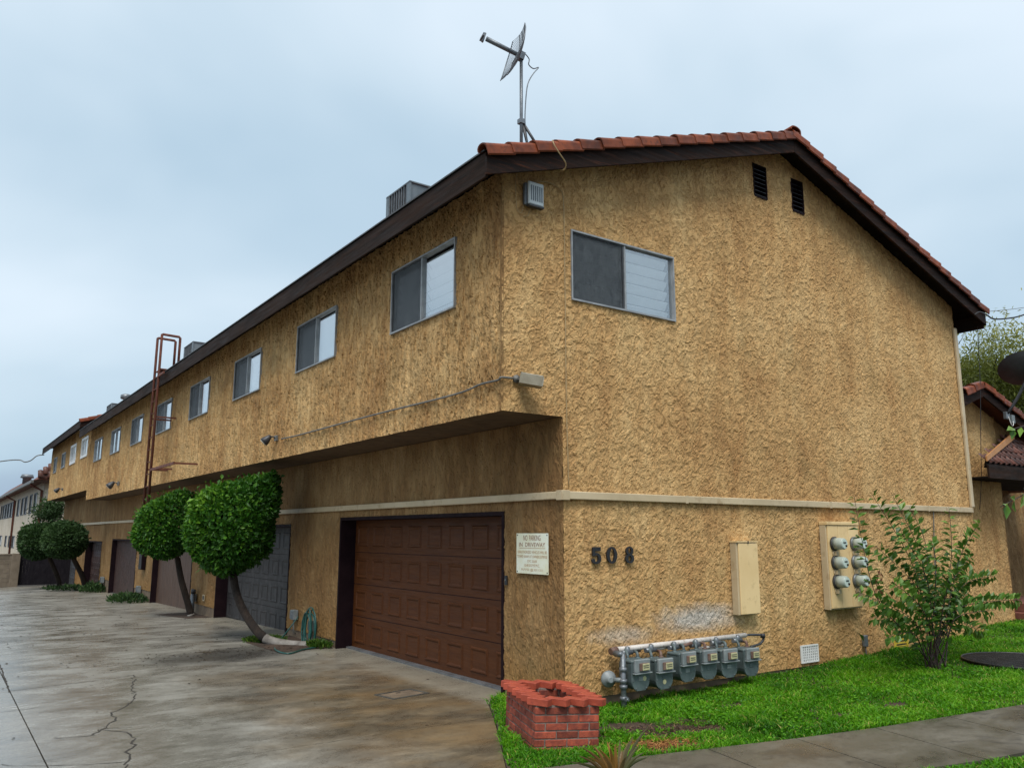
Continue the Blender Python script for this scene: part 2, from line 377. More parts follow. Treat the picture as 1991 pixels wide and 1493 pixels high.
M_LEAF = leafmat('hedge_leaves', (.008, .040, .004), (.034, .125, .008), (.15, .31, .020), .25, .5)
M_LEAF2 = leafmat('shrub_leaves', (.028, .085, .012), (.085, .19, .026), (.23, .37, .06), .3, .36)
M_LEAFD = leafmat('dark_leaves', (.012, .034, .010), (.03, .07, .016), (.06, .12, .03), .25, .65)
M_LEAFW = leafmat('pale_leaves', (.035, .055, .008), (.13, .155, .022), (.34, .33, .07), .35, .4)
M_WEED = leafmat('weed_leaves', (.018, .055, .004), (.05, .12, .008), (.12, .18, .02), .3, .6)
M_STRAW = leafmat('straw', (.16, .055, .015), (.36, .15, .045), (.50, .27, .10), .1, .8)
M_FLAX = leafmat('flax_leaves', (.035, .07, .02), (.15, .09, .035), (.30, .15, .03), .25, .4)

def concrete(name, drive):
    m, nt, b, out = newmat(name)
    v = coords(nt, (1, 1, 1), world=True); sx = N(nt, 'ShaderNodeSeparateXYZ'); nt.links.new(v, sx.inputs[0])
    rot = N(nt, 'ShaderNodeMapping'); rot.inputs['Rotation'].default_value = (0, 0, math.radians(-28)); rot.inputs['Scale'].default_value = (.85, 1.35, 1); nt.links.new(v, rot.inputs[0])
    n1 = noise(nt, v, .8, 5, .65); n2 = noise(nt, rot.outputs[0], 1.3, 8, .72, .25); n3 = noise(nt, v, 9, 5, .7); n4 = noise(nt, v, 60, 3, .7)
    if drive:
        col = ramp(nt, [(.28, (.090, .083, .071)), (.46, (.195, .181, .153)), (.66, (.30, .285, .245))], n2)
        # rusty brown soaked ground on the near, wall-side part of the drive
        xb = math_(nt, 'MULTIPLY_ADD', n1, 2.4, math_(nt, 'ADD', sx.outputs[0], -1.2))
        yb = math_(nt, 'MULTIPLY_ADD', n3, 1.2, math_(nt, 'ADD', sx.outputs[1], -.6))
        br = math_(nt, 'MULTIPLY', ramp(nt, [(0.0, 0.0), (1.0, 1.0)], math_(nt, 'MULTIPLY_ADD', xb, .8, 2.5, True)),
                   ramp(nt, [(0.0, 1.0), (1.0, 0.0)], math_(nt, 'MULTIPLY_ADD', yb, .30, -.7, True)))
        brown = ramp(nt, [(.30, (.048, .037, .021)), (.50, (.112, .082, .045)), (.68, (.195, .140, .072))], n2)
        col = mixc(nt, math_(nt, 'MULTIPLY', br, .85), col, brown)
        # rusty orange towards the lawn corner
        org = math_(nt, 'MULTIPLY', ramp(nt, [(.42, 0.0), (.62, .75)], noise(nt, rot.outputs[0], .9, 4, .6)), br)
        col = mixc(nt, math_(nt, 'MULTIPLY', org, .6), col, (.27, .165, .068))
        # bleached strip by the garage threshold
        ap = ramp(nt, [(.35, 0.0), (.60, .75)], math_(nt, 'MULTIPLY_ADD', n3, .35, math_(nt, 'ADD', sx.outputs[0], .72)))
        col = mixc(nt, ap, col, (.30, .27, .21))
        # black oil / soil blotches
        oil = ramp(nt, [(.62, 0.0), (.76, .6)], noise(nt, v, .9, 6, .65, .3))
        col = mixc(nt, oil, col, (.05, .045, .036))
        # dark wet trail below the first tree
        dx = math_(nt, 'MULTIPLY', math_(nt, 'ADD', sx.outputs[0], 1.7), .55); dy = math_(nt, 'ADD', math_(nt, 'ADD', sx.outputs[1], -6.3), math_(nt, 'MULTIPLY', math_(nt, 'ADD', sx.outputs[0], 1.7), -.12))
        dd = math_(nt, 'ADD', math_(nt, 'MULTIPLY', dx, dx), math_(nt, 'MULTIPLY', dy, dy))
        tr_ = ramp(nt, [(.12, .85), (.75, 0.0)], math_(nt, 'MULTIPLY_ADD', n3, .5, math_(nt, 'ADD', dd, -.2)))
        col = mixc(nt, tr_, col, (.035, .032, .028))
        wet = ramp(nt, [(.36, .16), (.50, .30), (.66, .48)], n2)
        far = math_(nt, 'MULTIPLY_ADD', sx.outputs[0], -.40, -.95, True)
        rough = math_(nt, 'MULTIPLY', wet, math_(nt, 'MULTIPLY_ADD', far, -.55, 1.15))
        spec = .5
    else:
        col = ramp(nt, [(.30, (.060, .054, .042)), (.50, (.108, .098, .078)), (.68, (.165, .150, .120))], n2)
        col = mixc(nt, ramp(nt, [(.52, 0.0), (.60, .8)], noise(nt, v, 1.7, 6, .65, .4)), col, (.055, .050, .042))
        rough = ramp(nt, [(.36, .22), (.66, .50)], n2); spec = .5
    col = mixc(nt, ramp(nt, [(.38, .35), (.5, 0.0)], n4), col, (.06, .054, .045))
    nt.links.new(col, b.inputs['Base Color']); nt.links.new(rough, b.inputs['Roughness']); b.inputs['Specular IOR Level'].default_value = spec
    addbump(nt, b, math_(nt, 'ADD', math_(nt, 'MULTIPLY', n3, .6), math_(nt, 'MULTIPLY', n4, .4)), .35, .008)
    return m
M_DRIVE = concrete('driveway_concrete', True)
M_WALK = concrete('sidewalk_concrete', False)
M_GROUND = pmat('far_ground', (.06, .055, .045), (.10, .09, .075), .3, .7, world=True)

# ================================================================ SETTING
g = MB(); g.add([(-600, -600, -1.2), (600, -600, -1.2), (600, 600, -1.2), (-600, 600, -1.2)], [(0, 1, 2, 3)])
tag(g.build('ground', M_GROUND), kind='structure')

# driveway: packed-earth bed, concrete slabs on it
EDGE = [(-3.9, -5.0), (-1.72, -1.40), (-.84, .06), (-.40, .86), (-.10, 1.14)]        # lawn side of the drive, towards the wall corner
def edge_x(y):
    for (x0, y0), (x1, y1) in zip(EDGE, EDGE[1:]):
        if y0 <= y <= y1: return x0+(x1-x0)*(y-y0)/(y1-y0)
    return 0.28 if y > 1.14 else EDGE[0][0]
bed = MB(); ys = [-9, -5, 0, 4, 8, 16, 24, 34, 44, 70, 110]
for y0, y1 in zip(ys, ys[1:]):
    a, c = gz(y0)-.05, gz(y1)-.05
    bed.add([(-14, y0, a), (.29, y0, a), (.29, y1, c), (-14, y1, c)], [(0, 1, 2, 3)])
drive = tag(bed.build('driveway', M_CRACK), kind='structure')
def slab(x0, x1, y0, y1, edge=False):
    n = 8; ins = .006; L = []; Rr = []
    for i in range(n+1):
        y = y0+ins+(y1-y0-2*ins)*i/n
        L.append((x0+ins, y)); Rr.append(((min(x1, edge_x(y)) if edge else x1)-ins, y))
    m = MB(); vs = []
    for (a, b_) in zip(L, Rr):
        vs += [(a[0], a[1], gz(a[1])), (b_[0], b_[1], gz(b_[1]))]
    m.add(vs, [(2*i, 2*i+1, 2*i+3, 2*i+2) for i in range(n)])
    k = len(m.v); m.add([(x, y, z-.06) for x, y, z in vs], [])
    for i in range(n):
        m.f += [(2*i, 2*i+2, k+2*i+2, k+2*i), (2*i+1, 2*i+3, k+2*i+3, k+2*i+1)]; m.sm += [False]*2
    for i in (0, n): m.f += [(2*i, 2*i+1, k+2*i+1, k+2*i)]; m.sm += [False]
    return m.build('slab', M_DRIVE, drive)
yj = [-5.0, .30, 4.74, 10.4, 17.0, 24.0, 31.0, 36.2]
for y0, y1 in zip(yj, yj[1:]):
    slab(-4.71, .285, y0, y1, True); slab(-9.2, -4.71, y0, y1); slab(-13.9, -9.2, y0, y1)
def ribbon(pts, w0, name='crack', seed=1, jag=.035):
    r = random.Random(seed); P = []
    for (x0, y0), (x1, y1) in zip(pts, pts[1:]):
        n = max(2, int(math.hypot(x1-x0, y1-y0)/.07))
        for i in range(n):
            t = i/n; P.append((x0+(x1-x0)*t+r.uniform(-jag, jag), y0+(y1-y0)*t+r.uniform(-jag, jag)))
    P.append(pts[-1]); m = MB(); vs = []
    for i, (x, y) in enumerate(P):
        a = P[max(i-1, 0)]; c = P[min(i+1, len(P)-1)]; d = Vector((c[0]-a[0], c[1]-a[1], 0))
        d = d.normalized() if d.length else Vector((1, 0, 0)); nn = Vector((-d.y, d.x, 0))*w0*r.uniform(.35, 1.2)
        z = gz(y)+.003; vs += [(x+nn.x, y+nn.y, z), (x-nn.x, y-nn.y, z)]
    m.add(vs, [(2*i, 2*i+1, 2*i+3, 2*i+2) for i in range(len(P)-1)])
    return m.build(name, M_CRACK, drive)
def gp(*pp): return [(q.x, q.y) for q in (on(p, lambda q: gz(q.y)) for p in pp)]
ribbon(gp((262, 1312), (255, 1335), (262, 1358), (218, 1388), (222, 1400), (200, 1417), (250, 1425), (260, 1440), (250, 1465), (246, 1498)), .009, seed=3)
ribbon(gp((200, 1417), (178, 1430), (105, 1434)), .007, seed=4)
ribbon(gp((200, 1417), (226, 1416), (256, 1413)), .005, seed=5)
ribbon(gp((0, 1487), (70, 1489), (170, 1486), (246, 1481)), .005, seed=6, jag=.02)
ribbon(gp((17, 1343), (170, 1325), (262, 1312)), .007, seed=8, jag=.01)
ribbon(gp((0, 1385), (80, 1374)), .006, seed=9, jag=.02)
ribbon([(-4.72, 4.7), (-4.67, 7.2)], .012, seed=10, jag=.01)
# grit and litter washed across the drive
def litter(name, c, sx_, sy_, n, size, mat, zfn, parent=None):
    V = []; Fc = []; T = []
    for i in range(n):
        x = random.gauss(c[0], sx_); y = random.gauss(c[1], sy_); z = zfn(x, y)+.004; a = random.uniform(0, 6.28); s = size*random.uniform(.5, 1.5)
        dx, dy = math.cos(a)*s, math.sin(a)*s; k = len(V)
        V += [(x-dx, y-dy, z), (x+dy*.4, y-dx*.4, z+s*.3), (x+dx, y+dy, z), (x-dy*.4, y+dx*.4, z+s*.25)]; Fc.append((k, k+1, k+2, k+3)); T += [random.random()]*4
    return np_mesh(name, np.array(V), np.array(Fc), mat, {'tint': T}, parent)
M_LITTER = leafmat('litter', (.015, .011, .008), (.035, .022, .013), (.07, .04, .02), .0, .8)
lt = litter('leaf_litter', (-1.6, 6.5), 1.0, .35, 260, .018, M_LITTER, lambda x, y: gz(y))
tag(lt, 'dark leaf litter scattered on the driveway beside the nearest tree', 'litter', kind='stuff')
lt = litter('leaf_litter', (-3.2, 15), 1.6, 7, 260, .022, M_LITTER, lambda x, y: gz(y))
tag(lt, 'sparse dark specks of debris further up the driveway', 'litter', kind='stuff')

# lawn sheet
xs = [-4, -3, -2, -1, 0, 1, 1.5, 3, 5, 7, 9, 12, 16, 22]; ys_ = [-14, -5, -3, -1.4, .06, .7]
def lawn_x0(y): return edge_x(y) if y > -5 else -3.9+(y+5)*.6
lm = MB(); vs_l = []
NX = 60; YS = np.linspace(-14, 1.12, 90)
for y in YS:
    x0 = lawn_x0(y)
    for i in range(NX+1):
        x = x0 + (30-x0)*(i/NX)**2.2
        if y > -.02 and x > .0 and x < 9.2: pass
        vs_l.append((x, y, lz(x) if i else gz(y)-.03))
lm.add(vs_l, [(j*(NX+1)+i, j*(NX+1)+i+1, (j+1)*(NX+1)+i+1, (j+1)*(NX+1)+i) for j in range(len(YS)-1) for i in range(NX)], True)
lawn = tag(lm.build('lawn', M_SOIL), kind='structure')

# sidewalk strip of slabs
SA = Vector((-.70, -1.80, 0)); SD = Vector((4.6, -1.04, 0)).normalized(); SN = Vector((SD.y, -SD.x, 0))   # SN points to the street
SWW = 1.16
sb = MB()
def swp(s, t, dz=0):
    p = SA + SD*s + SN*t; return (p.x, p.y, lz(p.x)+dz)
for i in range(-2, 16):
    s0, s1 = i*1.5, i*1.5+1.5
    sb.add([swp(s0, 0, .001), swp(s1, 0, .001), swp(s1, SWW, .001), swp(s0, SWW, .001)], [(0, 1, 2, 3)])
walk = tag(sb.build('sidewalk', M_CRACK), kind='structure')
sj = -1.2
while sj < 12:
    e = sj + .96; ins = .006; m = MB(); vv = []
    for t0, t1 in ((0, SWW),):
        a = [swp(sj+ins, t0, .026), swp(e-ins, t0, .026), swp(e-ins, t1, .026), swp(sj+ins, t1, .026)]
        m.add(a+[(x, y, z-.06) for x, y, z in a], [(0, 1, 2, 3), (0, 1, 5, 4), (1, 2, 6, 5), (2, 3, 7, 6), (3, 0, 4, 7)])
    m.build('slab', M_WALK, walk); sj = e
def in_walk(x, y):
    dx, dy = x-SA.x, y-SA.y; t = dx*SN.x+dy*SN.y; s = dx*SD.x+dy*SD.y
    return (t > -.015) & (t < SWW+.015) & (s > -1.22)

# ================================================================ MAIN BUILDING
W, OV, ZS, ZB = 9.135, .837, 3.047, 2.207
RX, ROY = 4.20, .30                                   # ridge x, rake overhang
def roof_top(x, dz=0): return 5.80 + dz + .333*((x+1.22) if x < RX else (2*RX-x+1.22))
class Fr:                                             # a wall plane: u to the viewer's right, z up, n outwards
    def __init__(s, O, U, Nn): s.O, s.U, s.N = Vector(O), Vector(U), Vector(Nn)
    def p(s, u, z, n=0): return s.O + s.U*u + Vector((0, 0, z)) + s.N*n
    def box(s, m, u0, u1, z0, z1, n0, n1):
        a = s.p(u0, z0, n0); b_ = s.p(u1, z1, n1); return m.box(a, b_)
FG = Fr((0, 0, 0), (1, 0, 0), (0, -1, 0))
FS = Fr((-OV, 0, 0), (0, -1, 0), (-1, 0, 0))
FL = Fr((0, 0, 0), (0, -1, 0), (-1, 0, 0))
def lines(a, b, step, extra=(), grow=None):
    xs = [a]; 
    while xs[-1] < b:
        xs.append(xs[-1] + (grow(xs[-1]) if grow else step))
    xs[-1] = b; ex = [e for e in extra if a < e < b]
    xs = [x for x in xs if all(abs(x-e) > .008 for e in ex)]
    return np.array(sorted(xs+ex))
def wall(name, mat, parent, us, zs, P, holes=(), ztop=None):
    U, Z = np.meshgrid(us, zs)
    if ztop is not None: Z = np.minimum(Z, ztop(U))
    V = P(U.ravel(), Z.ravel()); nu = len(us); nz = len(zs)
    I, J = np.meshgrid(np.arange(nu-1), np.arange(nz-1)); I = I.ravel(); J = J.ravel()
    uc = (us[I]+us[I+1])/2; zc = (zs[J]+zs[J+1])/2; keep = np.ones(len(I), bool)
    for (u0, u1, z0, z1) in holes: keep &= ~((uc > u0) & (uc < u1) & (zc > z0) & (zc < z1))
    if ztop is not None: keep &= zs[J] < np.maximum(ztop(us[I]), ztop(us[I+1]))-1e-4
    I = I[keep]; J = J[keep]; a = J*nu+I
    Fq = np.stack([a, a+1, a+nu+1, a+nu], 1)
    used = np.unique(Fq); rm = -np.ones(len(V), int); rm[used] = np.arange(len(used))
    return np_mesh(name, V[used], rm[Fq], mat, None, parent)

bld = thing('apartment_building', 'long tan stucco two storey apartment building with garages and red tile rakes', 'building', (0, 0, 0))
# windows (pixel-measured openings on each plane)
WIN_G = (.155, 1.868, 4.447, 5.297)                    # x0,x1,z0,z1 on the gable
VENTS = [(3.63, 3.93, 6.62, 7.13), (4.53, 4.82, 6.60, 7.13)]
side_win = []
for i in range(8):
    y0 = .968+3.6016*i
    z1 = 5.27; z0 = 4.46
    if i == 0: y0, z0, z1 = .985, 4.42, 5.29
    side_win.append((y0, y0+1.67, z0, z1))
rear_win = [(29.75, 31.5, 4.85, 5.68), (33.1, 34.85, 4.81, 5.66), (36.6, 37.9, 4.85, 5.55), (39.8, 41.0, 4.80, 5.56)]

# -- gable wall
holes = [WIN_G] + VENTS + [(-1, 0, -1, ZS)]
us = lines(-OV, W, .015, [WIN_G[0], WIN_G[1], 0.0]+[q for v in VENTS for q in v[:2]], grow=lambda x: .0135+.0012*max(0, x))
zs = lines(0.0, 7.5, .0155, [WIN_G[2], WIN_G[3], ZS]+[q for v in VENTS for q in v[2:]])
wall('gable_wall', M_STUC_G, bld, us, zs, lambda u, z: np.stack([u, np.zeros_like(u), z], 1), holes, lambda u: np.where(u < RX, 5.68+.333*(u+1.22), 5.68+.333*(2*RX-u+1.22)))
# -- overhanging upper side wall
YJ = 29.0
holes = list(side_win)
us = lines(0, YJ, .02, [q for v in holes for q in v[:2]], grow=lambda y: .0165+.0018*max(0, y))
zs = lines(ZS, 5.80, .018, [4.46, 5.27, 4.42, 5.29])
wall('upper_wall', M_STUC_S, bld, us, zs, lambda u, z: np.stack([np.full_like(u, -OV), u, z], 1), holes)
# -- lower garage wall
def dz(y): return gz(y)
DOORS = [(1.145, 6.06, -.13, 2.02, 'brown'), (8.40, 13.25, -.30, 1.93, 'grey'), (15.55, 20.2, -.36, 1.78, 'plank'), (22.75, 27.4, -.47, 1.55, 'plank2'),
         (29.7, 33.8, -.60, 1.44, 'violet'), (36.3, 40.6, -.8, 1.25, 'grey2')]
holes = [(d[0], d[1], -2, d[3]) for d in DOORS[:4]]
us = lines(0, YJ, .02, [q for v in holes for q in v[:2]], grow=lambda y: .016+.004*max(0, y))
zs = lines(0.0, ZS, .018, [v[3] for v in holes])
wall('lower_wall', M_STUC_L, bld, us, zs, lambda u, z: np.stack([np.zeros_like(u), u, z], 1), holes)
# foundation strips under the stucco
last = 0.03
for d in DOORS[:4]+[(YJ, 0)]:
    m = MB(); m.box((.02, last, -.9), (.2, d[0]-.002, .004)); m.build('foundation', M_CONC, bld); last = d[1]+.002
m = MB(); m.box((.03, .018, -.6), (W-.02, .2, .006)); m.build('foundation', M_CONC, bld)
# soffit of the overhang, and closing walls behind
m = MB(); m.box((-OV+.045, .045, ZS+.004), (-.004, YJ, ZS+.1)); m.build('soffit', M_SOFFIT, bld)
m = MB(); m.box((W-.02, .02, -.6), (W, YJ, 5.6)); m.box((.2, YJ-.1, -1), (W-.03, YJ-.02, 5.6)); m.build('back_wall', M_SOFFIT, bld)

# -- roof
def roof_part(parent, y0, y1, dz_, name='roof'):
    m = MB(); xe0, xe1 = -1.22, 2*RX+1.22
    prof = [(xe0, roof_top(xe0, dz_)), (RX, roof_top(RX, dz_)), (xe1, roof_top(xe1, dz_)), (xe1, roof_top(xe1, dz_)-.10), (RX, roof_top(RX, dz_)-.10), (xe0, roof_top(xe0, dz_)-.10)]
    m.prism([(x, y0+.012, z) for x, z in prof], (0, y1-y0-.024, 0))
    rf = m.build(name, [M_SOFWOOD], parent)
    # eave fascia + drip edge, rake boards
    f = MB(); f.box((xe0-.035, y0, 5.49+dz_), (xe0-.003, y1, 5.775+dz_), .004); f.build('eave_fascia', M_WOOD, rf)
    f = MB(); f.box((xe1+.003, y0, 5.45+dz_), (xe1+.035, y1, 5.775+dz_)); f.build('eave_fascia', M_WOOD, rf)
    f = MB(); f.prism([(xe0-.055, y0, 5.782+dz_), (xe0-.055, y0, 5.80+dz_), (xe0+.06, y0, 5.835+dz_), (xe0+.06, y0, 5.829+dz_)], (0, y1-y0, 0)); f.build('drip_edge', M_DRIP, rf)
    f = MB(); a, c = xe0-.045, RX
    zt = lambda x: roof_top(x, dz_)-.075
    f.prism([(a, y0-.035, zt(a)-.205), (c-.002, y0-.035, zt(c)-.205), (c-.002, y0-.035, zt(c)), (a, y0-.035, zt(a))], (0, .036, 0)); f.build('rake_board', M_WOODR, rf)
    f = MB(); a, c = RX, xe1+.045
    f.prism([(a+.002, y0-.035, zt(a)-.205), (c, y0-.035, zt(c)-.205), (c, y0-.035, zt(c)), (a+.002, y0-.035, zt(a))], (0, .036, 0)); f.build('rake_board', M_WOODR, rf)
    f = MB(); 
    for s_, (a, c) in ((-1, (xe0, RX-.002)), (1, (RX+.002, xe1))):
        f.prism([(a, y0-.06, zt(a)+.004), (c, y0-.06, zt(c)+.004), (c, y0-.06, zt(c)+.045), (a, y0-.06, zt(a)+.045)], (0, .06, 0))
    f.build('rake_trim', M_SOFWOOD, rf)
    return rf
roof = roof_part(bld, -ROY, YJ+.22, 0)
# barrel rake tile: local x runs up the slope, y across, z off the slope
def rake_tile_mesh():
    prof = []
    for k in range(9):
        a = math.pi*k/8; prof.append((-.085*math.cos(a), .012+.050*math.sin(a)))
    prof = [(-.088, -.072)] + prof + [(.085, .0)]
    L = .375; V = []; Fq = []
    n = len(prof)
    for x, s, lift in ((0, 1.06, .024), (L, .95, .0)):
        for t in (1.0, .84):
            for (y, z) in prof:
                V.append((x, y*s*(t if abs(y) > .01 else 1), (z if t == 1 else z-.014)*s+lift))
    for ring in ((0, 2), (1, 3)):
        for i in range(n-1): Fq.append((ring[0]*n+i, ring[0]*n+i+1, ring[1]*n+i+1, ring[1]*n+i))
    for r0, r1 in ((0, 1), (2, 3)):
        for i in range(n-1): Fq.append((r0*n+i, r0*n+i+1, r1*n+i+1, r1*n+i))
    Fq += [(0, 2*n, 3*n, n), (n-1, 3*n-1, 4*n-1, 2*n-1)]
    m = MB(); m.add(V, Fq, False); me = m.mesh('tile'); me.materials.append(M_TILE); return me
TILE = rake_tile_mesh()
SL = math.atan(.333)
def rake_tiles(rf, y0, dz_, left_n=17, right_n=17, step=.343):
    for side, n in ((1, left_n), (-1, right_n)):
        for i in range(n):
            s = -.03 + i*step
            x = -1.27 + s*math.cos(SL); z = 5.80+dz_+.333*(x+1.22)-.012
            if side < 0: x = 2*RX-x
            o = bpy.data.objects.new('tile', TILE); COL.objects.link(o); o.parent = rf
            o.location = (x, y0-.012+random.uniform(-.006, .006), z+random.uniform(-.004, .004))
            if side > 0: o.rotation_euler = (0, -SL+random.uniform(-.012, .012), random.uniform(-.012, .012))
            else:
                o.rotation_euler = (Matrix.Scale(1, 4)).to_euler()
                o.scale = (-1, 1, 1); o.rotation_euler = (0, SL+random.uniform(-.012, .012), random.uniform(-.012, .012))
rake_tiles(roof, -ROY, 0)
def ridge_tiles(rf, y0, n, dz_):
    for i in range(n):
        o = bpy.data.objects.new('ridge_tile', TILE); COL.objects.link(o); o.parent = rf
        o.location = (RX, y0-.02+i*.34, roof_top(RX, dz_)+.03); o.rotation_euler = (0, 0, math.pi/2); o.scale = (1, 1.35, 1.0)
ridge_tiles(roof, -ROY-.06, 14, 0)
# top covering of the slopes (seen only from above / sideways)
for s_ in (-1, 1):
    m = MB(); a, c = (-1.20, RX) if s_ < 0 else (RX, 2*RX+1.20)
    n = 40; 
    m.add([(a, -ROY+.12, roof_top(a, .014)), (c, -ROY+.12, roof_top(c, .014)), (c, YJ+.1, roof_top(c, .014)), (a, YJ+.1, roof_top(a, .014))], [(0, 1, 2, 3)])
    m.build('roof_covering', M_ROOF, roof)

# -- windows
def window(parent, fr, u0, u1, z0, z1, blind='slats', dark_left=True, fmat=None, fw_=.011, nsl=6, detail=True):
    m = MB(); fm = fmat or M_ALU; n0, n1 = -.06, .024
    fr.box(m, u0-.008, u1+.008, z1-fw_, z1+.01, n0, n1); fr.box(m, u0-.008, u1+.008, z0-.01, z0+fw_, n0, n1+.004)
    fr.box(m, u0-.008, u0+fw_, z0+fw_+.001, z1-fw_-.001, n0, n1-.001); fr.box(m, u1-fw_, u1+.008, z0+fw_+.001, z1-fw_-.001, n0, n1-.001)
    um = (u0+u1)/2; fr.box(m, um-.014, um+.014, z0+fw_+.001, z1-fw_-.001, -.04, .012)
    wn = m.build('window', fm, parent)
    g_ = MB(); fr.box(g_, u0+fw_+.001, um-.021, z0+fw_+.001, z1-fw_-.001, -.034, -.030); g_.build('pane', M_GLASS, wn)
    g_ = MB(); fr.box(g_, um+.021, u1-fw_-.001, z0+fw_+.001, z1-fw_-.001, -.026, -.022); g_.build('pane', M_GLASS, wn)
    if dark_left:
        g_ = MB(); fr.box(g_, u0+fw_+.001, um-.021, z0+fw_+.001, z1-fw_-.001, -.006, -.003); g_.build('insect_screen', M_SCREEN, wn)
        if detail:
            g_ = MB(); t = .018
            for (a, c, d, e) in ((u0+fw_+.002, um-.022, z1-fw_-t, z1-fw_-.002), (u0+fw_+.002, um-.022, z0+fw_+.002, z0+fw_+t), (u0+fw_+.002, u0+fw_+t, z0+fw_+t+.001, z1-fw_-t-.001), (um-.022-t, um-.022, z0+fw_+t+.001, z1-fw_-t-.001)):
                fr.box(g_, a, c, d, e, -.010, .006)
            g_.build('screen_frame', M_DKMETAL, wn)
    if blind == 'slats':
        h = (z1-z0-2*fw_)/nsl
        g_ = MB(); fr.box(g_, u0+fw_+.01, u1-fw_-.022, z0+fw_, z1-fw_, -.165, -.155); g_.build('blind_backing', M_GASL, wn)
        for k in range(nsl):
            for (a, c) in ((u0+fw_+.01, um-.005), (um+.005, u1-fw_-.022)):
                g_ = MB(); zc = z0+fw_+h*k
                A, B_, C, D = fr.p(a, zc+.006, -.135), fr.p(c, zc+.006, -.135), fr.p(c, zc+h*.74, -.075), fr.p(a, zc+h*.74, -.075)
                E_ = fr.p(c, zc+h*.74+.014, -.10); F_ = fr.p(a, zc+h*.74+.014, -.10)
                g_.add([A, B_, C, D, E_, F_], [(0, 1, 2, 3), (3, 2, 4, 5)]); g_.build('blind_slat', M_BLIND, wn)
    elif blind == 'panel':
        g_ = MB(); fr.box(g_, u0+fw_, u1-fw_, z0+fw_, z1-fw_, -.11, -.095); g_.build('blind', M_BLIND, wn)
    elif blind == 'half':
        g_ = MB(); fr.box(g_, um, u1-fw_, z0+fw_, z1-fw_, -.11, -.095); g_.build('blind', M_BLIND, wn)
    elif blind == 'louvre':
        for k in range(14):
            g_ = MB(); zc = z0+fw_+(z1-z0-2*fw_)*k/14; fr.box(g_, um+.26, u1-fw_-.02, zc, zc+.035, -.12, -.09); g_.build('blind_slat', M_BLIND, wn)
        g_ = MB(); fr.box(g_, um+.02, um+.25, z0+fw_, z1-fw_, -.11, -.095); g_.build('blind', M_BLIND, wn)
    return wn
wg = window(bld, FG, *WIN_G, blind='slats', nsl=6)
kinds = ['slats', 'panel', 'louvre', 'louvre', 'half', 'half', 'panel', 'panel']
for i, (y0, y1, z0, z1) in enumerate(side_win):
    window(bld, FS, -y1, -y0, z0, z1, blind=kinds[i], nsl=6 if i == 0 else 5, dark_left=i < 6, detail=i < 3)
# back panels so the rooms stay dark
# -- louvre vents in the gable peak
for (x0, x1, z0, z1) in VENTS:
    m = MB(); FG.box(m, x0-.004, x0+.012, z0, z1, -.08, .012); FG.box(m, x1-.012, x1+.004, z0, z1, -.08, .012)
    FG.box(m, x0+.0125, x1-.0125, z1-.012, z1, -.08, .011); FG.box(m, x0+.0125, x1-.0125, z0-.012, z0+.012, -.08, .014); FG.box(m, x0+.013, x1-.013, z0+.013, z1-.013, -.085, -.075)
    vn = m.build('gable_vent', M_JAMB, bld)
    for k in range(7):
        zc = z0+.035+(z1-z0-.05)*k/7; g_ = MB()
        g_.add([FG.p(x0+.013, zc, 0), FG.p(x1-.013, zc, 0), FG.p(x1-.013, zc+.042, -.06), FG.p(x0+.013, zc+.042, -.06), FG.p(x0+.013, zc-.006, 0), FG.p(x1-.013, zc-.006, 0)], [(0, 1, 2, 3), (4, 5, 1, 0)])
        g_.build('slat', M_DKMETAL, vn)

# -- garage doors
def panel_mesh(w_, h_, mat, d=.014):
    m = MB(); a = .028
    r0 = [(0, -w_/2, -h_/2), (0, w_/2, -h_/2), (0, w_/2, h_/2), (0, -w_/2, h_/2)]
    r1 = [(d, y*(1-2*.012/w_), z*(1-2*.012/h_)) for _, y, z in r0]
    r2 = [(d*.9, y*(1-2*.026/w_), z*(1-2*.026/h_)) for _, y, z in r0]
    r3 = [(-d*.35, y*(1-2*(a+.022)/w_), z*(1-2*(a+.022)/h_)) for _, y, z in r0]
    rm = [(-d*.55, y*(1+2*.008/w_), z*(1+2*.008/h_)) for _, y, z in r0]
    rings = [[(-.0005, y*(1+2*.016/w_), z*(1+2*.016/h_)) for _, y, z in r0], rm, r1, r2, r3]
    for a_, b_ in zip(rings, rings[1:]):
        m.add(a_+b_, [(i, (i+1) % 4, 4+(i+1) % 4, 4+i) for i in range(4)])
    m.add(r3, [(0, 1, 2, 3)])
    me = m.mesh('panel'); me.materials.append(mat); return me
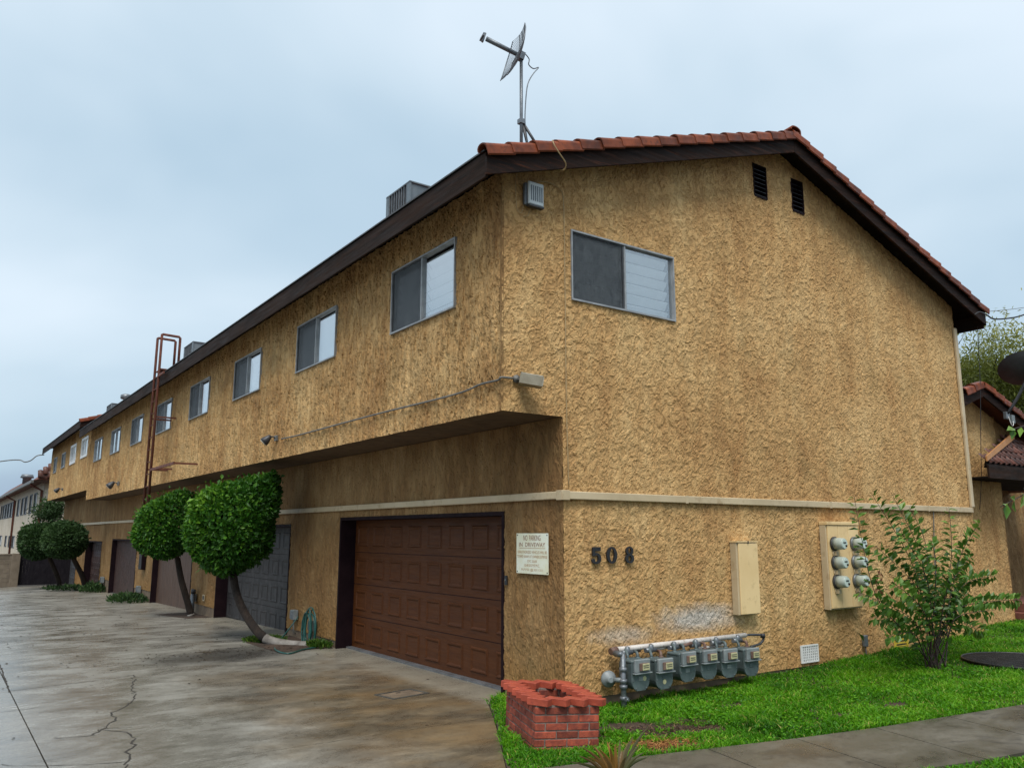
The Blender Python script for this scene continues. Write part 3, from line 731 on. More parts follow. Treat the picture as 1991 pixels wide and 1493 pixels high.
def garage_door(d, cols, rows, mat, rec=.27, jamb=M_JAMB, parent=bld, panels=True, jw=.05):
    y0, y1, zb, zt, _ = d
    m = MB()                                                              # jambs and header line the recess
    m.box((-.006, y0+.0, zb), (rec+.02, y0+jw, zt), 0); m.box((-.006, y1-jw, zb), (rec+.02, y1, zt)); m.box((-.005, y0+jw+.001, zt-jw), (rec+.02, y1-jw-.001, zt-.001))
    m.build('door_jamb', jamb, parent)
    m = MB(); m.box((rec, y0+jw+.002, zb+.012), (rec+.04, y1-jw-.002, zt-jw-.002)); dr = m.build('garage_door', mat, parent)
    m = MB(); m.box((rec+.05, y0-.2, zb-.1), (rec+.1, y1+.2, zt+.3)); m.build('garage_backing', M_BLACK, parent)
    H = (zt-jw-zb-.02); Wd = y1-y0-2*jw
    for r in range(1, rows):                                              # section joints
        m = MB(); z = zb+.012+H*r/rows; m.box((rec-.003, y0+jw+.003, z-.004), (rec+.001, y1-jw-.003, z+.004)); m.build('section_joint', M_JAMB, dr)
    if panels:
        pw, ph = Wd/cols, H/rows; me = panel_mesh(pw*.66, ph*.60, mat)
        for r in range(rows):
            for c in range(cols):
                o = bpy.data.objects.new('panel', me); COL.objects.link(o); o.parent = dr
                o.location = (rec-.0015, y0+jw+pw*(c+.5), zb+.012+ph*(r+.5)); o.rotation_euler = (0, 0, math.pi)
    m = MB(); m.box((rec-.10, y0+jw, zb-.02), (rec-.002, y1-jw, zb+.035)); m.build('threshold', M_RUBBER, parent)
    return dr
garage_door(DOORS[0], 8, 4, M_DOOR, parent=bld)
garage_door(DOORS[1], 8, 4, M_GREYDOOR, jamb=M_JAMB, parent=bld)
def plank_door(d, n, mat, parent):
    y0, y1, zb, zt, _ = d; rec = .16
    dr = garage_door(d, 1, 1, M_JAMB, rec=rec+.02, parent=parent, panels=False)
    for i in range(n):
        a = y0+.055+(y1-y0-.11)*i/n; c = y0+.055+(y1-y0-.11)*(i+1)/n
        m = MB(); m.box((rec, a+.003, zb+.015), (rec+.019, c-.003, zt-.055)); m.build('plank', mat, dr)
plank_door(DOORS[2], 14, M_PLANK, bld); plank_door(DOORS[3], 12, M_VIOLET, bld)

# -- trim channel round the building at first floor level and up the far corner
m = MB(); m.box((-.045, -.05, 2.128), (-.006, YJ, 2.214), .008); tr1 = m.build('trim_channel', M_TRIM, bld)
m = MB(); m.box((-.004, -.05, 2.126), (9.10, -.008, 2.215), .008); m.build('trim_channel', M_TRIM, bld)
m = MB(); m.box((9.055, -.052, 2.219), (9.15, -.009, 5.43), .008); m.build('trim_channel', M_TRIM, bld)
for xx in (1.9, 4.9, 7.6):
    m = MB(); m.box((xx, -.0525, 2.123), (xx+.05, -.0505, 2.218)); m.build('trim_joint', M_TRIM, bld)
m = MB(); m.box((-.062, -.066, 2.115), (.05, -.0525, 2.225), .005); m.box((-.062, -.05, 2.115), (-.0465, .05, 2.225), .005); m.build('corner_clip', M_TRIM, bld)
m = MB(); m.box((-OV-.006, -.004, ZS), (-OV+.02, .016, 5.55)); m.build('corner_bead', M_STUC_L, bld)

# ================================================================ REAR BLOCK (stepped up)
b2 = thing('apartment_building', 'rear stucco block of the row with higher stepped roof line', 'building', (0, 0, 0))
Y2 = 42.45; ZS2 = 3.44
us = lines(YJ+.002, Y2, .06, [q for v in rear_win for q in v[:2]]); zs = lines(ZS2, 6.2, .06, [q for v in rear_win for q in v[2:]])
wall('upper_wall', M_STUC_S, b2, us, zs, lambda u, z: np.stack([np.full_like(u, -OV), u, z], 1), rear_win)
holes = [(d[0], d[1], -2, d[3]) for d in DOORS[4:]]
us = lines(YJ+.002, Y2, .12, [q for v in holes for q in v[:2]]); zs = lines(-1.1, ZS2, .08, [v[3] for v in holes])
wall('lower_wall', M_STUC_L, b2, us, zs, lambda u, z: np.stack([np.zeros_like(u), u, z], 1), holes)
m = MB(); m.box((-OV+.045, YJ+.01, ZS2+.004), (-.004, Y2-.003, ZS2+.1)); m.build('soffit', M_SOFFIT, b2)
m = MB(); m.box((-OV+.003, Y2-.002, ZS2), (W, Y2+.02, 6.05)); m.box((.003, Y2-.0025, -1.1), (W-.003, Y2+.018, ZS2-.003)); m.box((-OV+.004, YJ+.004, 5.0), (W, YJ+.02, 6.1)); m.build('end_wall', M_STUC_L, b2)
rf2 = roof_part(b2, YJ+.25, Y2+.55, .42)
rake_tiles(rf2, YJ+.25, .42, 12, 2)
for i, (y0, y1, z0, z1) in enumerate(rear_win):
    window(b2, FS, -y1, -y0, z0, z1, blind='half' if i < 2 else 'panel', dark_left=i > 1, fmat=M_WHITE if i < 2 else M_ALU, fw_=.09 if i < 2 else .03, detail=False)
garage_door(DOORS[4], 8, 4, M_VIOLET, parent=b2); garage_door(DOORS[5], 8, 4, M_GREYDOOR, parent=b2)
m = MB(); m.box((-.045, YJ+.003, 2.128), (-.006, Y2, 2.214)); m.build('trim_channel', M_TRIM, b2)

# ================================================================ THINGS ON THE BUILDING
def bolt_tube(pts, r, name, mat, parent=None, n=8): return MB().tube(pts, r, n).build(name, mat, parent)
# -- parking sign on the garage corner wall
sy0, sy1, sz0, sz1 = .235, .845, 1.30, 1.755
sign = thing('parking_sign', 'faded cream no parking in driveway sign beside the brown garage door', 'sign', (-.03, sy1, sz0))
m = MB(); m.box((0, -(sy1-sy0), 0), (.004, 0, sz1-sz0), 0); m.build('sign_plate', M_SIGN, sign)
def text_mesh(body, height, width=None, ext=.0006, bold=0.0):
    c = bpy.data.curves.new('txt', 'FONT'); c.body = body; c.size = 1; c.extrude = 0; c.offset = bold; c.resolution_u = 3
    o = bpy.data.objects.new('txt', c); COL.objects.link(o)
    dg = bpy.context.evaluated_depsgraph_get(); me = bpy.data.meshes.new_from_object(o.evaluated_get(dg)); bpy.data.objects.remove(o)
    n = len(me.vertices); a = np.empty(n*3, np.float32); me.vertices.foreach_get('co', a); a = a.reshape(-1, 3)
    mn, mx_ = a.min(0), a.max(0); sx_ = (width/(mx_[0]-mn[0])) if width else height/(mx_[1]-mn[1])
    a[:, 0] = (a[:, 0]-(mn[0]+mx_[0])/2)*sx_; a[:, 1] = (a[:, 1]-mn[1])*height/(mx_[1]-mn[1])
    me.vertices.foreach_set('co', a.ravel()); me.update(); return me
RS = Matrix(((0, 0, -1), (-1, 0, 0), (0, 1, 0))).to_euler()         # text x -> -Y, y -> +Z, facing -X
cy = -(sy1-sy0)/2
for body, h, wd, z, mt, bo in (('NO  PARKING', .062, .33, .372, M_SIGNT, .015), ('IN  DRIVEWAY', .048, .50, .303, M_SIGNT, .03), ('UNAUTHORIZED VEHICLES WILL BE', .032, .56, .226, M_SIGNF, .01),
        ('TOWED AWAY AT OWNERS EXPENSE', .032, .575, .176, M_SIGNF, .01), ('CVC 22658', .027, .18, .128, M_SIGNF, .005), ('10.40.010 M.P.M.C.', .032, .29, .078, M_SIGNF, .01), ('M.P.P.D. @ 357-1311', .033, .41, .026, M_SIGNF, .01)):
    tag(finish('lettering', text_mesh(body, h, wd, bold=0.0), mt, sign, (-.0015, cy, z), RS), kind='stuff')
m = MB(); m.box((-.002, cy-.25, .286), (-.0008, cy+.25, .290)); m.build('rule_line', M_SIGNF, sign)
for yy in (-.02, -(sy1-sy0)+.02):
    for zz in (.02, sz1-sz0-.02):
        m = MB(); m.lathe((.002, yy, zz), (-1, 0, 0), [(.008, 0), (.008, .006), (.003, .009)], 8); m.build('screw', M_DKMETAL, sign)
# -- house numerals
def ring_poly(m, c, ro, ri, d, n=28, a0=0, a1=360, y=0):
    vs = []; k = n
    full = a1-a0 >= 360
    for i in range(n+(0 if full else 1)):
        a = math.radians(a0+(a1-a0)*i/n); ca, sa = math.cos(a), math.sin(a)
        for (rx, rz) in (ro, ri):
            for yy in (-d, 0): vs.append((c[0]+rx*ca, yy, c[1]+rz*sa))
    cnt = len(vs)//4; fs = []
    for i in range(cnt if full else cnt-1):
        p, q = 4*i, 4*((i+1) % cnt)
        fs += [(p, q, q+2, p+2), (p+1, p+3, q+3, q+1), (p, p+1, q+1, q), (p+2, q+2, q+3, p+3)]
    if not full:
        fs += [(0, 2, 3, 1), (4*cnt-4, 4*cnt-3, 4*cnt-1, 4*cnt-2)]
    m.add(vs, fs)
NUM = [('five', .447, 'black metal house numeral five on the gable wall'), ('zero', .679, 'black metal house numeral zero between the five and the eight'), ('eight', .953, 'black metal house numeral eight, rightmost of the house numbers')]
for nm, x, lab in NUM:
    m = MB(); d = .02
    if nm == 'zero': ring_poly(m, (0, .094), (.078, .094), (.036, .072), d)
    elif nm == 'eight': ring_poly(m, (0, .140), (.058, .048), (.024, .030), d); ring_poly(m, (0, .052), (.068, .0535), (.028, .033), d*.97)
    else:
        m.box((-.058, -d, .088), (-.022, 0, .186)); m.box((-.0215, -d*.98, .142), (.062, 0, .186))
        ring_poly(m, (-.004, .060), (.072, .062), (.030, .037), d*.96, a0=-165, a1=128)
        m.lathe((-.047, -d, .036), (0, 1, 0), [(.024, 0), (.024, d)], 14)
    o = m.build('house_numeral', M_BLACK, None, (x, -.018, 1.418)); tag(o, lab, 'house number', 'house number numerals')
# -- keypad beside the door
k_ = thing('door_keypad', 'small dark garage door keypad beside the brown door', 'keypad', (-.018, 1.06, 1.15))
m = MB(); m.box((-.022, -.025, -.0), (0, .025, .11), .004); m.build('keypad_body', M_BLACK, k_)
m = MB(); m.box((-.026, -.007, .055), (-.0225, .007, .068)); m.build('button', M_GASL, k_)
# -- tall cream cabinet on the gable
cb = thing('meter_cabinet', 'tall narrow cream metal cabinet on the wall above the gas meters', 'cabinet', (2.725, -.012, .735))
m = MB(); m.box((0, -.10, .012), (.40, 0, .912), .004); m.build('cabinet_body', M_TRIM, cb)
m = MB(); m.box((.03, -.118, .02), (.405, -.1005, .90), .004); m.build('cabinet_door', M_CREAM, cb)
m = MB(); m.box((-.008, -.125, .913), (.41, .002, .928)); m.build('cabinet_lid', M_CREAM, cb)
m = MB(); m.box((.2, -.131, .895), (.215, -.126, .93)); m.build('hasp', M_DKMETAL, cb)
# -- electric meter panel
ep = thing('electric_panel', 'cream electric meter panel holding six round meters on the gable wall', 'electric panel', (4.655, -.012, .715))
m = MB(); m.box((0, -.10, 0), (.77, 0, 1.205), .004); m.build('panel_box', M_TRIM, ep)
for (a, c) in ((.02, .262), (.268, .510), (.516, .767)):
    m = MB(); m.box((a, -.122, .02), (c, -.1005, 1.155), .003); m.build('cover_strip', M_CREAM, ep)
m = MB(); m.box((-.005, -.135, 1.165), (.78, 0, 1.215), .006); m.build('panel_hood', M_CREAM, ep)
for c in (.145, .63):
    for z in (.385, .645, .905):
        m = MB(); m.lathe((c, -.123, z), (0, -1, 0), [(.098, 0), (.098, .028), (.090, .034)], 22); md = m.build('meter', M_DKMETAL if c < .3 else M_GALV, ep)
        m = MB(); m.lathe((c, -.157, z), (0, -1, 0), [(.086, 0), (.084, .06), (.078, .125), (.070, .135)], 22); m.build('glass_cover', M_METER, md)
        m = MB(); m.lathe((c, -.292, z), (0, -1, 0), [(.066, 0), (.064, .004)], 22); m.build('meter_face', M_FACE, md)
        m = MB(); m.box((c-.035, -.3, z+.008), (c+.03, -.2965, z+.026)); m.build('display', M_DKMETAL, md)
        m = MB(); m.box((c+.012, -.301, z-.04), (c+.05, -.2966, z-.015)); m.build('nameplate', M_JAMB, md)
        m = MB(); m.lathe((c-.01, -.123, z-.135), (0, -1, 0), [(.045, 0), (.045, .015)], 8); m.box((c-.03, -.175, z-.165), (c+.03, -.139, z-.108), .004); m.build('breaker_cover', M_TRIM, md)
# -- small wall grille, junction box, yellow notice
gr = thing('foundation_vent', 'white slotted foundation vent low on the gable wall', 'vent', (4.05, -.014, .045))
m = MB(); m.box((0, -.018, 0), (.385, 0, .018)); m.box((0, -.018, .212), (.385, 0, .23)); m.box((0, -.0175, .0185), (.018, 0, .2115)); m.box((.367, -.0175, .0185), (.385, 0, .2115)); m.build('grille_frame', M_WHITE, gr)
for i in range(8):
    m = MB(); m.box((.03+i*.042, -.014, .019), (.05+i*.042, -.004, .211)); m.build('bar', M_WHITE, gr)
for i in range(5):
    m = MB(); m.box((.019, -.010, .045+i*.034), (.366, -.0045, .055+i*.034)); m.build('cross_bar', M_WHITE, gr)
m = MB(); m.box((.005, -.003, .005), (.38, .004, .225)); m.build('backing', M_DKMETAL, gr)
jb = thing('junction_box', 'small grey junction box low on the wall right of the vent', 'junction box', (5.50, -.014, .155))
m = MB(); m.box((0, -.05, 0), (.09, 0, .16), .008); m.build('box_body', M_GALV, jb)
m = MB(); m.tube([(.045, -.025, 0), (.05, -.025, -.10), (.03, -.02, -.22)], .008); m.build('conduit', M_CGREY, jb)
yl = thing('warning_sign', 'small yellow notice sign near the ground behind the shrub', 'sign', (6.33, -.014, .07))
m = MB(); m.box((0, -.006, 0), (.40, 0, .185), .001); m.build('sign_plate', M_YEL, yl)
for i, (a, c) in enumerate(((.06, .34), (.04, .36), (.07, .30))):
    m = MB(); m.box((a, -.0072, .035+i*.05), (c, -.0062, .055+i*.05)); m.build('print_line', M_BLACK, yl)
m = MB(); m.box((.02, -.0074, .012), (.38, -.0063, .018)); m.build('border_line', M_BLACK, yl)

# -- gas manifold and meters
gm = thing('gas_manifold', 'white and grey gas pipe manifold feeding the row of gas meters', 'gas pipes', (.62, -.2, -.10))
def G(x, y, z): return (x-.62, y+.2, z+.10)
bolt_tube([G(.60, -.10, .49), G(2.84, -.10, .50)], .030, 'manifold_pipe', M_PIPEW, gm, 12)
m = MB(); m.tube([G(.57, -.10, .475), G(.66, -.10, .488)], .040, 10); m.build('end_cap', M_PIPER, gm)
bolt_tube([G(.60, -.14, .46), G(.60, -.22, .46), G(.62, -.24, .455)], .033, 'elbow', M_GALV, gm, 10)
m = MB(); m.tube([G(.62, -.24, .47), G(.62, -.24, -.22)], .030, 12); m.build('riser', M_GALV, gm)
for z in (.28, .16, .10, -.02):
    m = MB(); m.lathe(G(.62, -.24, z), (0, 0, 1), [(.030, 0), (.044, .006), (.044, .04), (.030, .046)], 10); m.build('coupling', M_GALV, gm)
m = MB(); m.lathe(G(.55, -.075, .19), (-.35, -1, 0), [(.04, -.02), (.088, .0), (.088, .014), (.078, .02), (.070, .035), (.042, .045), (.038, .08), (.024, .085)], 22); m.build('regulator', M_GASL, gm)
m = MB(); m.tube([G(.56, -.16, .19), G(.62, -.24, .19)], .026, 8); m.build('regulator_neck', M_GASL, gm)
m = MB(); m.box(G(.60, -.30, -.015), G(.64, -.262, .02)); m.tube([G(.62, -.27, 0), G(.62, -.315, 0)], .014, 8); m.build('shutoff_valve', M_GALV, gm)
MX = [.80, 1.165, 1.535, 1.90, 2.265, 2.66]
MZ = [.085, .065, .105, .10, .085, .065]
for i, (x, z) in enumerate(zip(MX, MZ)):
    lab = ['first gas meter from the left, next to the round regulator', 'second gas meter from the left, with a darker blue-grey body', 'third gas meter from the left, set a little higher',
           'fourth gas meter from the left under the white pipe', 'fifth gas meter from the left, second from the cabinet end', 'last gas meter on the right under the bent dark pipe'][i]
    t = thing('gas_meter', lab, 'gas meter', (x, -.10, z), (0, 0, random.uniform(-.06, .06)), group='gas meters in a row on the gable wall')
    # body: rounded pan, deeper than wide
    m = MB(); n = 10; prof = []
    prof += [(-.118, .275), (-.118, .085), (-.108, .05), (-.085, .02), (-.055, .002), (.055, .002), (.085, .02), (.108, .05), (.118, .085), (.118, .275)]
    m.prism([(px_, -.20, pz) for px_, pz in prof], (0, .17, 0)); m.build('body', M_GASM, t)
    m = MB(); m.prism([(px_*1.10, -.222, (pz-.15)*1.06+.15) for px_, pz in prof], (0, .0215, 0)); fl = m.build('front_flange', M_GASM, t)
    for px_, pz in ((-.118, .10), (.118, .10), (-.118, .2), (.118, .2), (-.075, .018), (.075, .018)):
        m = MB(); m.lathe((px_*.98, -.2225, pz), (0, -1, 0), [(.008, 0), (.008, .007)], 6); m.build('bolt', M_GALV, fl)
    m = MB(); m.prism([(px_*1.06, -.035, (pz-.15)*1.04+.15) for px_, pz in prof], (0, .018, 0)); m.build('rear_flange', M_GASM, t)
    m = MB(); m.box((-.122, -.215, .2755), (.122, -.015, .312), .012); m.build('top_cover', M_GASM, t)
    m = MB(); m.box((-.115, -.262, .185), (.115, -.223, .322), .008); m.box((-.130, -.275, .170), (.130, -.2235, .184), .004); ix = m.build('index_box', M_GASL, t)
    m = MB(); m.box((-.062, -.285, .205), (.07, -.2625, .285), .004); m.build('dial_frame', M_PIPER, ix)
    m = MB(); m.box((-.035, -.292, .21), (.072, -.2855, .281), .003); m.build('dial', M_DIAL, ix)
    for kz in (.255, .235):
        m = MB(); m.box((-.022, -.2932, kz), (.056, -.2922, kz+.008)); m.build('dial_print', M_DKMETAL, ix)
    m = MB(); m.box((-.04, -.2275, .095), (.03, -.2225, .14), .002); m.build('badge', M_GASM if i % 2 else M_GASL, fl)
    if i < 2:
        m = MB(); m.lathe((.055 if i == 0 else .0, -.223, .115 if i == 0 else .07), (0, -1, 0), [(.026, 0), (.026, .002)], 14); m.lathe((.055 if i == 0 else .0, -.2252, .115 if i == 0 else .07), (0, -1, 0), [(.012, 0), (.012, .001)], 10)
        m.build('inspection_sticker', M_DIAL, fl)
    top = .50-z
    m = MB(); m.tube(spline([(-.075, -.10, .30), (-.075, -.10, .345), (-.06, -.07, .375), (-.03, .0, top)], 4), .017, 8); m.lathe((-.075, -.10, .30), (0, 0, 1), [(.028, 0), (.028, .025)], 8); m.build('inlet_pipe', M_GASM, t)
    m = MB(); m.tube(spline([(.075, -.10, .30), (.075, -.10, .345), (.09, -.07, .37), (.12, .01, .365)], 4), .017, 8); m.lathe((.075, -.10, .30), (0, 0, 1), [(.028, 0), (.028, .025)], 8); m.build('outlet_pipe', M_PIPER if i % 2 else M_GASM, t)
    m = MB(); m.tube([(-.10, -.035, top-.045), (.07, -.02, top-.05)], .027, 8); m.lathe((-.01, -.03, top-.04), (0, 0, 1), [(.03, -.03), (.034, 0), (.03, .05), (.012, .06)], 8); m.build('meter_valve', M_GALV, t)
bolt_tube([G(.76, -.06, .44), G(1.05, -.06, .45)], .02, 'branch_pipe', M_PIPER, gm); bolt_tube([G(1.28, -.07, .445), G(1.50, -.07, .455)], .02, 'branch_pipe', M_PIPEW, gm)
bolt_tube([G(1.62, -.10, .44), G(1.80, -.16, .485)], .02, 'branch_pipe', M_PIPER, gm); bolt_tube([G(1.96, -.08, .40), G(2.5, -.07, .41)], .018, 'branch_pipe', M_PIPEW, gm)
bolt_tube(spline([G(2.84, -.11, .505), G(3.0, -.16, .50), G(3.05, -.2, .495)], 5), .015, 'tail_pipe', M_DKMETAL, gm)
m = MB(); m.tube(spline([G(3.05, -.2, .50), G(3.06, -.2, .45), G(3.0, -.2, .40), G(2.92, -.2, .385), G(2.80, -.2, .37)], 5), .016, 8); m.lathe(G(3.05, -.2, .465), (0, 0, 1), [(.03, 0), (.03, .05)], 8); m.build('tail_elbow', M_DKMETAL, gm)

# -- floodlights and their conduit
def floodlight(px, X, lab, ax='X', sc=1.0):
    q = bp(px, 'X', X) if ax == 'X' else bp(px, 'Y', X)
    t = thing('floodlight', lab, 'floodlight', q, group='wall floodlights')
    return t, q
t, q = floodlight((1003, 737), -.012, 'grey box floodlight on the gable corner with conduit running left', 'Y')
m = MB(); m.lathe((0, 0, 0), (0, -1, 0), [(.045, 0), (.045, .02), (.02, .025), (.02, .06)], 12); m.build('bracket', M_CGREY, t)
d1 = Vector((.80, -.50, -.16)).normalized(); u1 = Vector((.50, .80, 0)).normalized(); w1 = d1.cross(u1).normalized()
m = MB(); c = Vector((.10, -.14, -.03)); m.obox(c, d1*.125, u1*.085, w1*.055); lb = m.build('lamp_body', M_LAMP, t)
m = MB(); m.obox(c+d1*.129, d1*.003, u1*.075, w1*.046); m.build('lens', M_LENS, lb)
m = MB(); m.obox(c+w1*(.058 if w1.z > 0 else -.058), d1*.12, u1*.08, w1*.002); m.build('lamp_lid', M_LENS, lb)
def spot(px, X, lab, s=1.0):
    q = bp(px, 'X', X); t = thing('floodlight', lab, 'floodlight', q, group='wall floodlights')
    m = MB(); m.box((-.03*s, -.05*s, -.05*s), (.012, .05*s, .05*s), .006); m.build('mount_plate', M_CGREY, t)
    m = MB(); m.tube([(-.03*s, 0, 0), (-.09*s, 0, .03*s), (-.13*s, .02, .01*s)], .014*s, 6); m.build('arm', M_CGREY, t)
    a = Vector((-.65, .25, -.72)).normalized()
    m = MB(); m.lathe(Vector((-.13*s, .02, .01*s))-a*.04*s, a, [(.03*s, 0), (.045*s, .04*s), (.075*s, .12*s), (.08*s, .17*s)], 14); m.build('lamp_head', M_DKMETAL, t)
    m = MB(); m.lathe(Vector((-.13*s, .02, .01*s))+a*.135*s, a, [(.072*s, 0), (.06*s, .01*s)], 14); m.build('lens', M_LENS, t)
spot((538, 852), -OV-.012, 'small grey floodlight under the second side window, at the conduit end', 1.0)
spot((231, 940), -OV-.012, 'small floodlight on the far upper wall left of the rusty ladder', 1.35)
spot((122, 951), -OV-.012, 'farthest small floodlight on the rear block near its end', 1.35)
cd_ = [bp(p, 'X', -OV-.022) for p in ((548, 853), (580, 846), (680, 819), (760, 798), (838, 779), (900, 762), (935, 747), (968, 739))] + [Vector((-OV-.02, -.03, 3.40)), Vector((-.70, -.035, 3.405))]
tag(bolt_tube(spline(cd_, 5), .012, 'conduit', M_CGREY, None), 'thin grey conduit running along the overhang wall between two floodlights', 'conduit')

# -- ventilated white box high on the gable corner and its wires
q = bp((1034, 381), 'Y', -.012)
wb = thing('equipment_box', 'white ribbed equipment box high on the gable corner under the eave', 'equipment box', q)
m = MB(); m.box((-.135, -.05, -.15), (.085, 0, .12), .01); m.build('back_plate', M_GALV, wb)
m = MB(); m.box((-.105, -.085, -.145), (.115, -.051, .135), .012); cv = m.build('cover', M_EQUIP, wb)
for i in range(6):
    m = MB(); m.box((-.075+i*.03, -.092, -.095), (-.063+i*.03, -.0855, .085)); m.build('rib', M_GALV, cv)
m = MB(); m.box((-.1, -.09, -.165), (.11, -.03, -.1455)); m.build('base_cover', M_DKMETAL, wb)
def gcable(pxs, lab, r=.006, mat=None, y=-.024, n=5):
    return tag(bolt_tube(spline([bp(p, 'Y', y) for p in pxs], n), r, 'cable', mat or M_CABLE, None, 6), lab, 'cable')
gcable([(1028, 357), (1045, 353), (1072, 357), (1090, 370), (1095, 385), (1097, 440), (1098, 520), (1099, 600), (1100, 700), (1102, 820), (1106, 945)], 'long thin beige cable running down the gable corner past the window')
gcable([(1007, 337), (1003, 352), (1003, 385), (1006, 408), (1014, 414), (1018, 398)], 'short looping beige wire left of the white equipment box', .004)
gcable([(1033, 403), (1028, 415), (1026, 420), (1016, 421)], 'tiny wire hanging below the white equipment box', .004)
gcable([(1815, 985), (1816, 1040), (1818, 1100), (1820, 1160)], 'dark thin cable running down the lower gable wall behind the shrub', .008, M_CGREY)
rc = [bp((1074, 273), 'Y', -.42), bp((1079, 285), 'Y', -.44), bp((1090, 302), 'Y', -.44), bp((1100, 318), 'Y', -.40), bp((1097, 330), 'Y', -.34), bp((1086, 330), 'Y', -.28)]
tag(bolt_tube(spline(rc, 5), .008, 'cable', M_CABLE, None, 6), 'loose beige cable looping over the left rake tiles', 'cable')

# -- grid antenna on its mast
mb_ = Vector((-.352, .30, 0)); zroof = roof_top(-.352, .014)
an = thing('grid_antenna', 'grey parabolic grid antenna on a mast above the roof corner', 'antenna', (mb_.x, mb_.y, zroof))
H0 = 7.56-zroof
m = MB(); m.tube([(0, 0, -.02), (0, 0, H0+.05)], .021, 10); m.build('mast', M_GALV, an)
zc_ = 6.66-zroof
for e in (bp((1034, 277), 'Y', .25), bp((1064, 277), 'Y', .25)):
    m = MB(); m.tube([(0.01, 0, zc_+.02), (e.x-mb_.x, e.y-mb_.y, roof_top(e.x, .014)-zroof)], .017, 8); m.build('brace', M_DKMETAL, an)
m = MB(); m.box((-.035, -.035, zc_-.02), (.035, .035, zc_+.04)); m.build('clamp', M_GALV, an)
nrm = (-rt*.93 - Vector((fw.x, fw.y, 0)).normalized()*.36 + Vector((0, 0, .285))).normalized()      # boresight
au = nrm.cross(Vector((0, 0, 1))).normalized(); av = au.cross(nrm).normalized()
if av.z < 0: av = -av
C0 = Vector((0, 0, H0-.02)) + nrm*.03
m = MB(); hw, hh, fl_ = .31, .30, .36
def pd(a, c): return C0 + au*a + av*c + nrm*((a*a+c*c)/(4*fl_))
gd = MB()
for i in range(31):
    c = -hh+2*hh*i/30; hwc = hw*(1-.35*(c/hh)**2)
    gd.tube([pd(-hwc+2*hwc*k/8, c) for k in range(9)], .0034, 4, False)
for a in (-.04, .04):
    gd.tube([pd(a, -hh+2*hh*k/10) for k in range(11)], .009, 4, False)
for s_ in (-1, 1):
    gd.tube([pd(s_*hw*(1-.35*(c/hh)**2), c) for c in [-hh+2*hh*k/12 for k in range(13)]], .007, 4, False)
gd.build('grid_reflector', M_GALV, an)
m = MB(); m.obox(C0-nrm*.03, nrm*.035, au*.04, av*.05); m.build('bracket', M_GALV, an)
m = MB(); m.tube([C0, C0+nrm*.45], [.026, .030], 8); m.build('feed_arm', M_GALV, an)
m = MB(); c = C0+nrm*.50; m.obox(c, nrm*.012, au*.065, av*.02); m.obox(c-nrm*.02, nrm*.012, au*.02, av*.06); m.build('feed_head', M_GALV, an)
oc = Vector((mb_.x, mb_.y, zroof))
m = MB(); m.tube(spline([Vector(p)-oc for p in [bp(p, 'Y', .30) for p in ((1022, 106), (1029, 116), (1028, 126), (1037, 134), (1047, 132), (1036, 145), (1026, 165), (1022, 200), (1021, 240), (1026, 278))]], 5), .007, 6); m.build('lead_cable', M_GALV, an)

# -- rooftop air conditioners, vent pipe
def ac(x0, x1, y0, y1, h, lab):
    zb = roof_top(x0); t = thing('air_conditioner', lab, 'air conditioner', ((x0+x1)/2, (y0+y1)/2, roof_top((x0+x1)/2)), group='rooftop air conditioners')
    L = lambda x, y, z: (x-(x0+x1)/2, y-(y0+y1)/2, z-roof_top((x0+x1)/2))
    zt = zb+h; zs_ = zb+h*.16
    m = MB(); m.box(L(x0+.05, y0+.05, zb-.05), L(x1-.05, y1-.05, zs_)); m.build('stand', M_DKMETAL, t)
    m = MB(); m.box(L(x0+.03, y0+.02, zs_+.001), L(x1, y1-.02, zt-.03)); bd = m.build('casing', M_ACBODY, t)
    m = MB(); m.box(L(x0-.005, y0-.005, zt-.029), L(x1+.005, y1+.005, zt), .006); m.build('top_cover', M_ACBODY, t)
    for yy in (y0, y1-.09):
        m = MB(); m.box(L(x0, yy, zs_), L(x0+.0285, yy+.09, zt-.03)); m.build('corner_post', M_ACBODY, t)
    n = 8
    m = MB(); m.box(L(x0+.018, y0+.091, zs_+.02), L(x0+.0285, y1-.091, zt-.035)); m.build('coil', M_BLACK, t)
    for i in range(n):
        yy = y0+.1+(y1-y0-.22)*i/(n-1); m = MB(); m.box(L(x0, yy, zs_+.01), L(x0+.017, yy+.014, zt-.032)); m.build('fin', M_GALV, t)
    m = MB(); m.box(L(x0+.34, y0+.008, zt-.26), L(x0+.46, y0+.0195, zt-.13)); m.build('data_plate', M_WHITE, t)
ac(-.30, .46, 3.27, 4.06, .93, 'nearest rooftop air conditioner, above the first side window')
ac(-.30, .46, 15.95, 16.95, .90, 'middle rooftop air conditioner, just right of the ladder hoops')
ac(-.50, .20, 27.2, 28.3, .68, 'farthest rooftop air conditioner, before the stepped rear roof')
vp = thing('roof_vent', 'small white capped vent pipe on the far roof slope', 'roof vent', (-.5, 24.2, roof_top(-.5)))
m = MB(); m.lathe((0, 0, -.05), (0, 0, 1), [(.26, 0), (.16, .18), (.10, .22), (.10, .45)], 14); m.build('flue', M_WHITE, vp)
m = MB(); m.lathe((0, 0, .42), (0, 0, 1), [(.16, 0), (.19, .02), (.19, .14), (.10, .18)], 14); m.build('cap', M_GALV, vp)

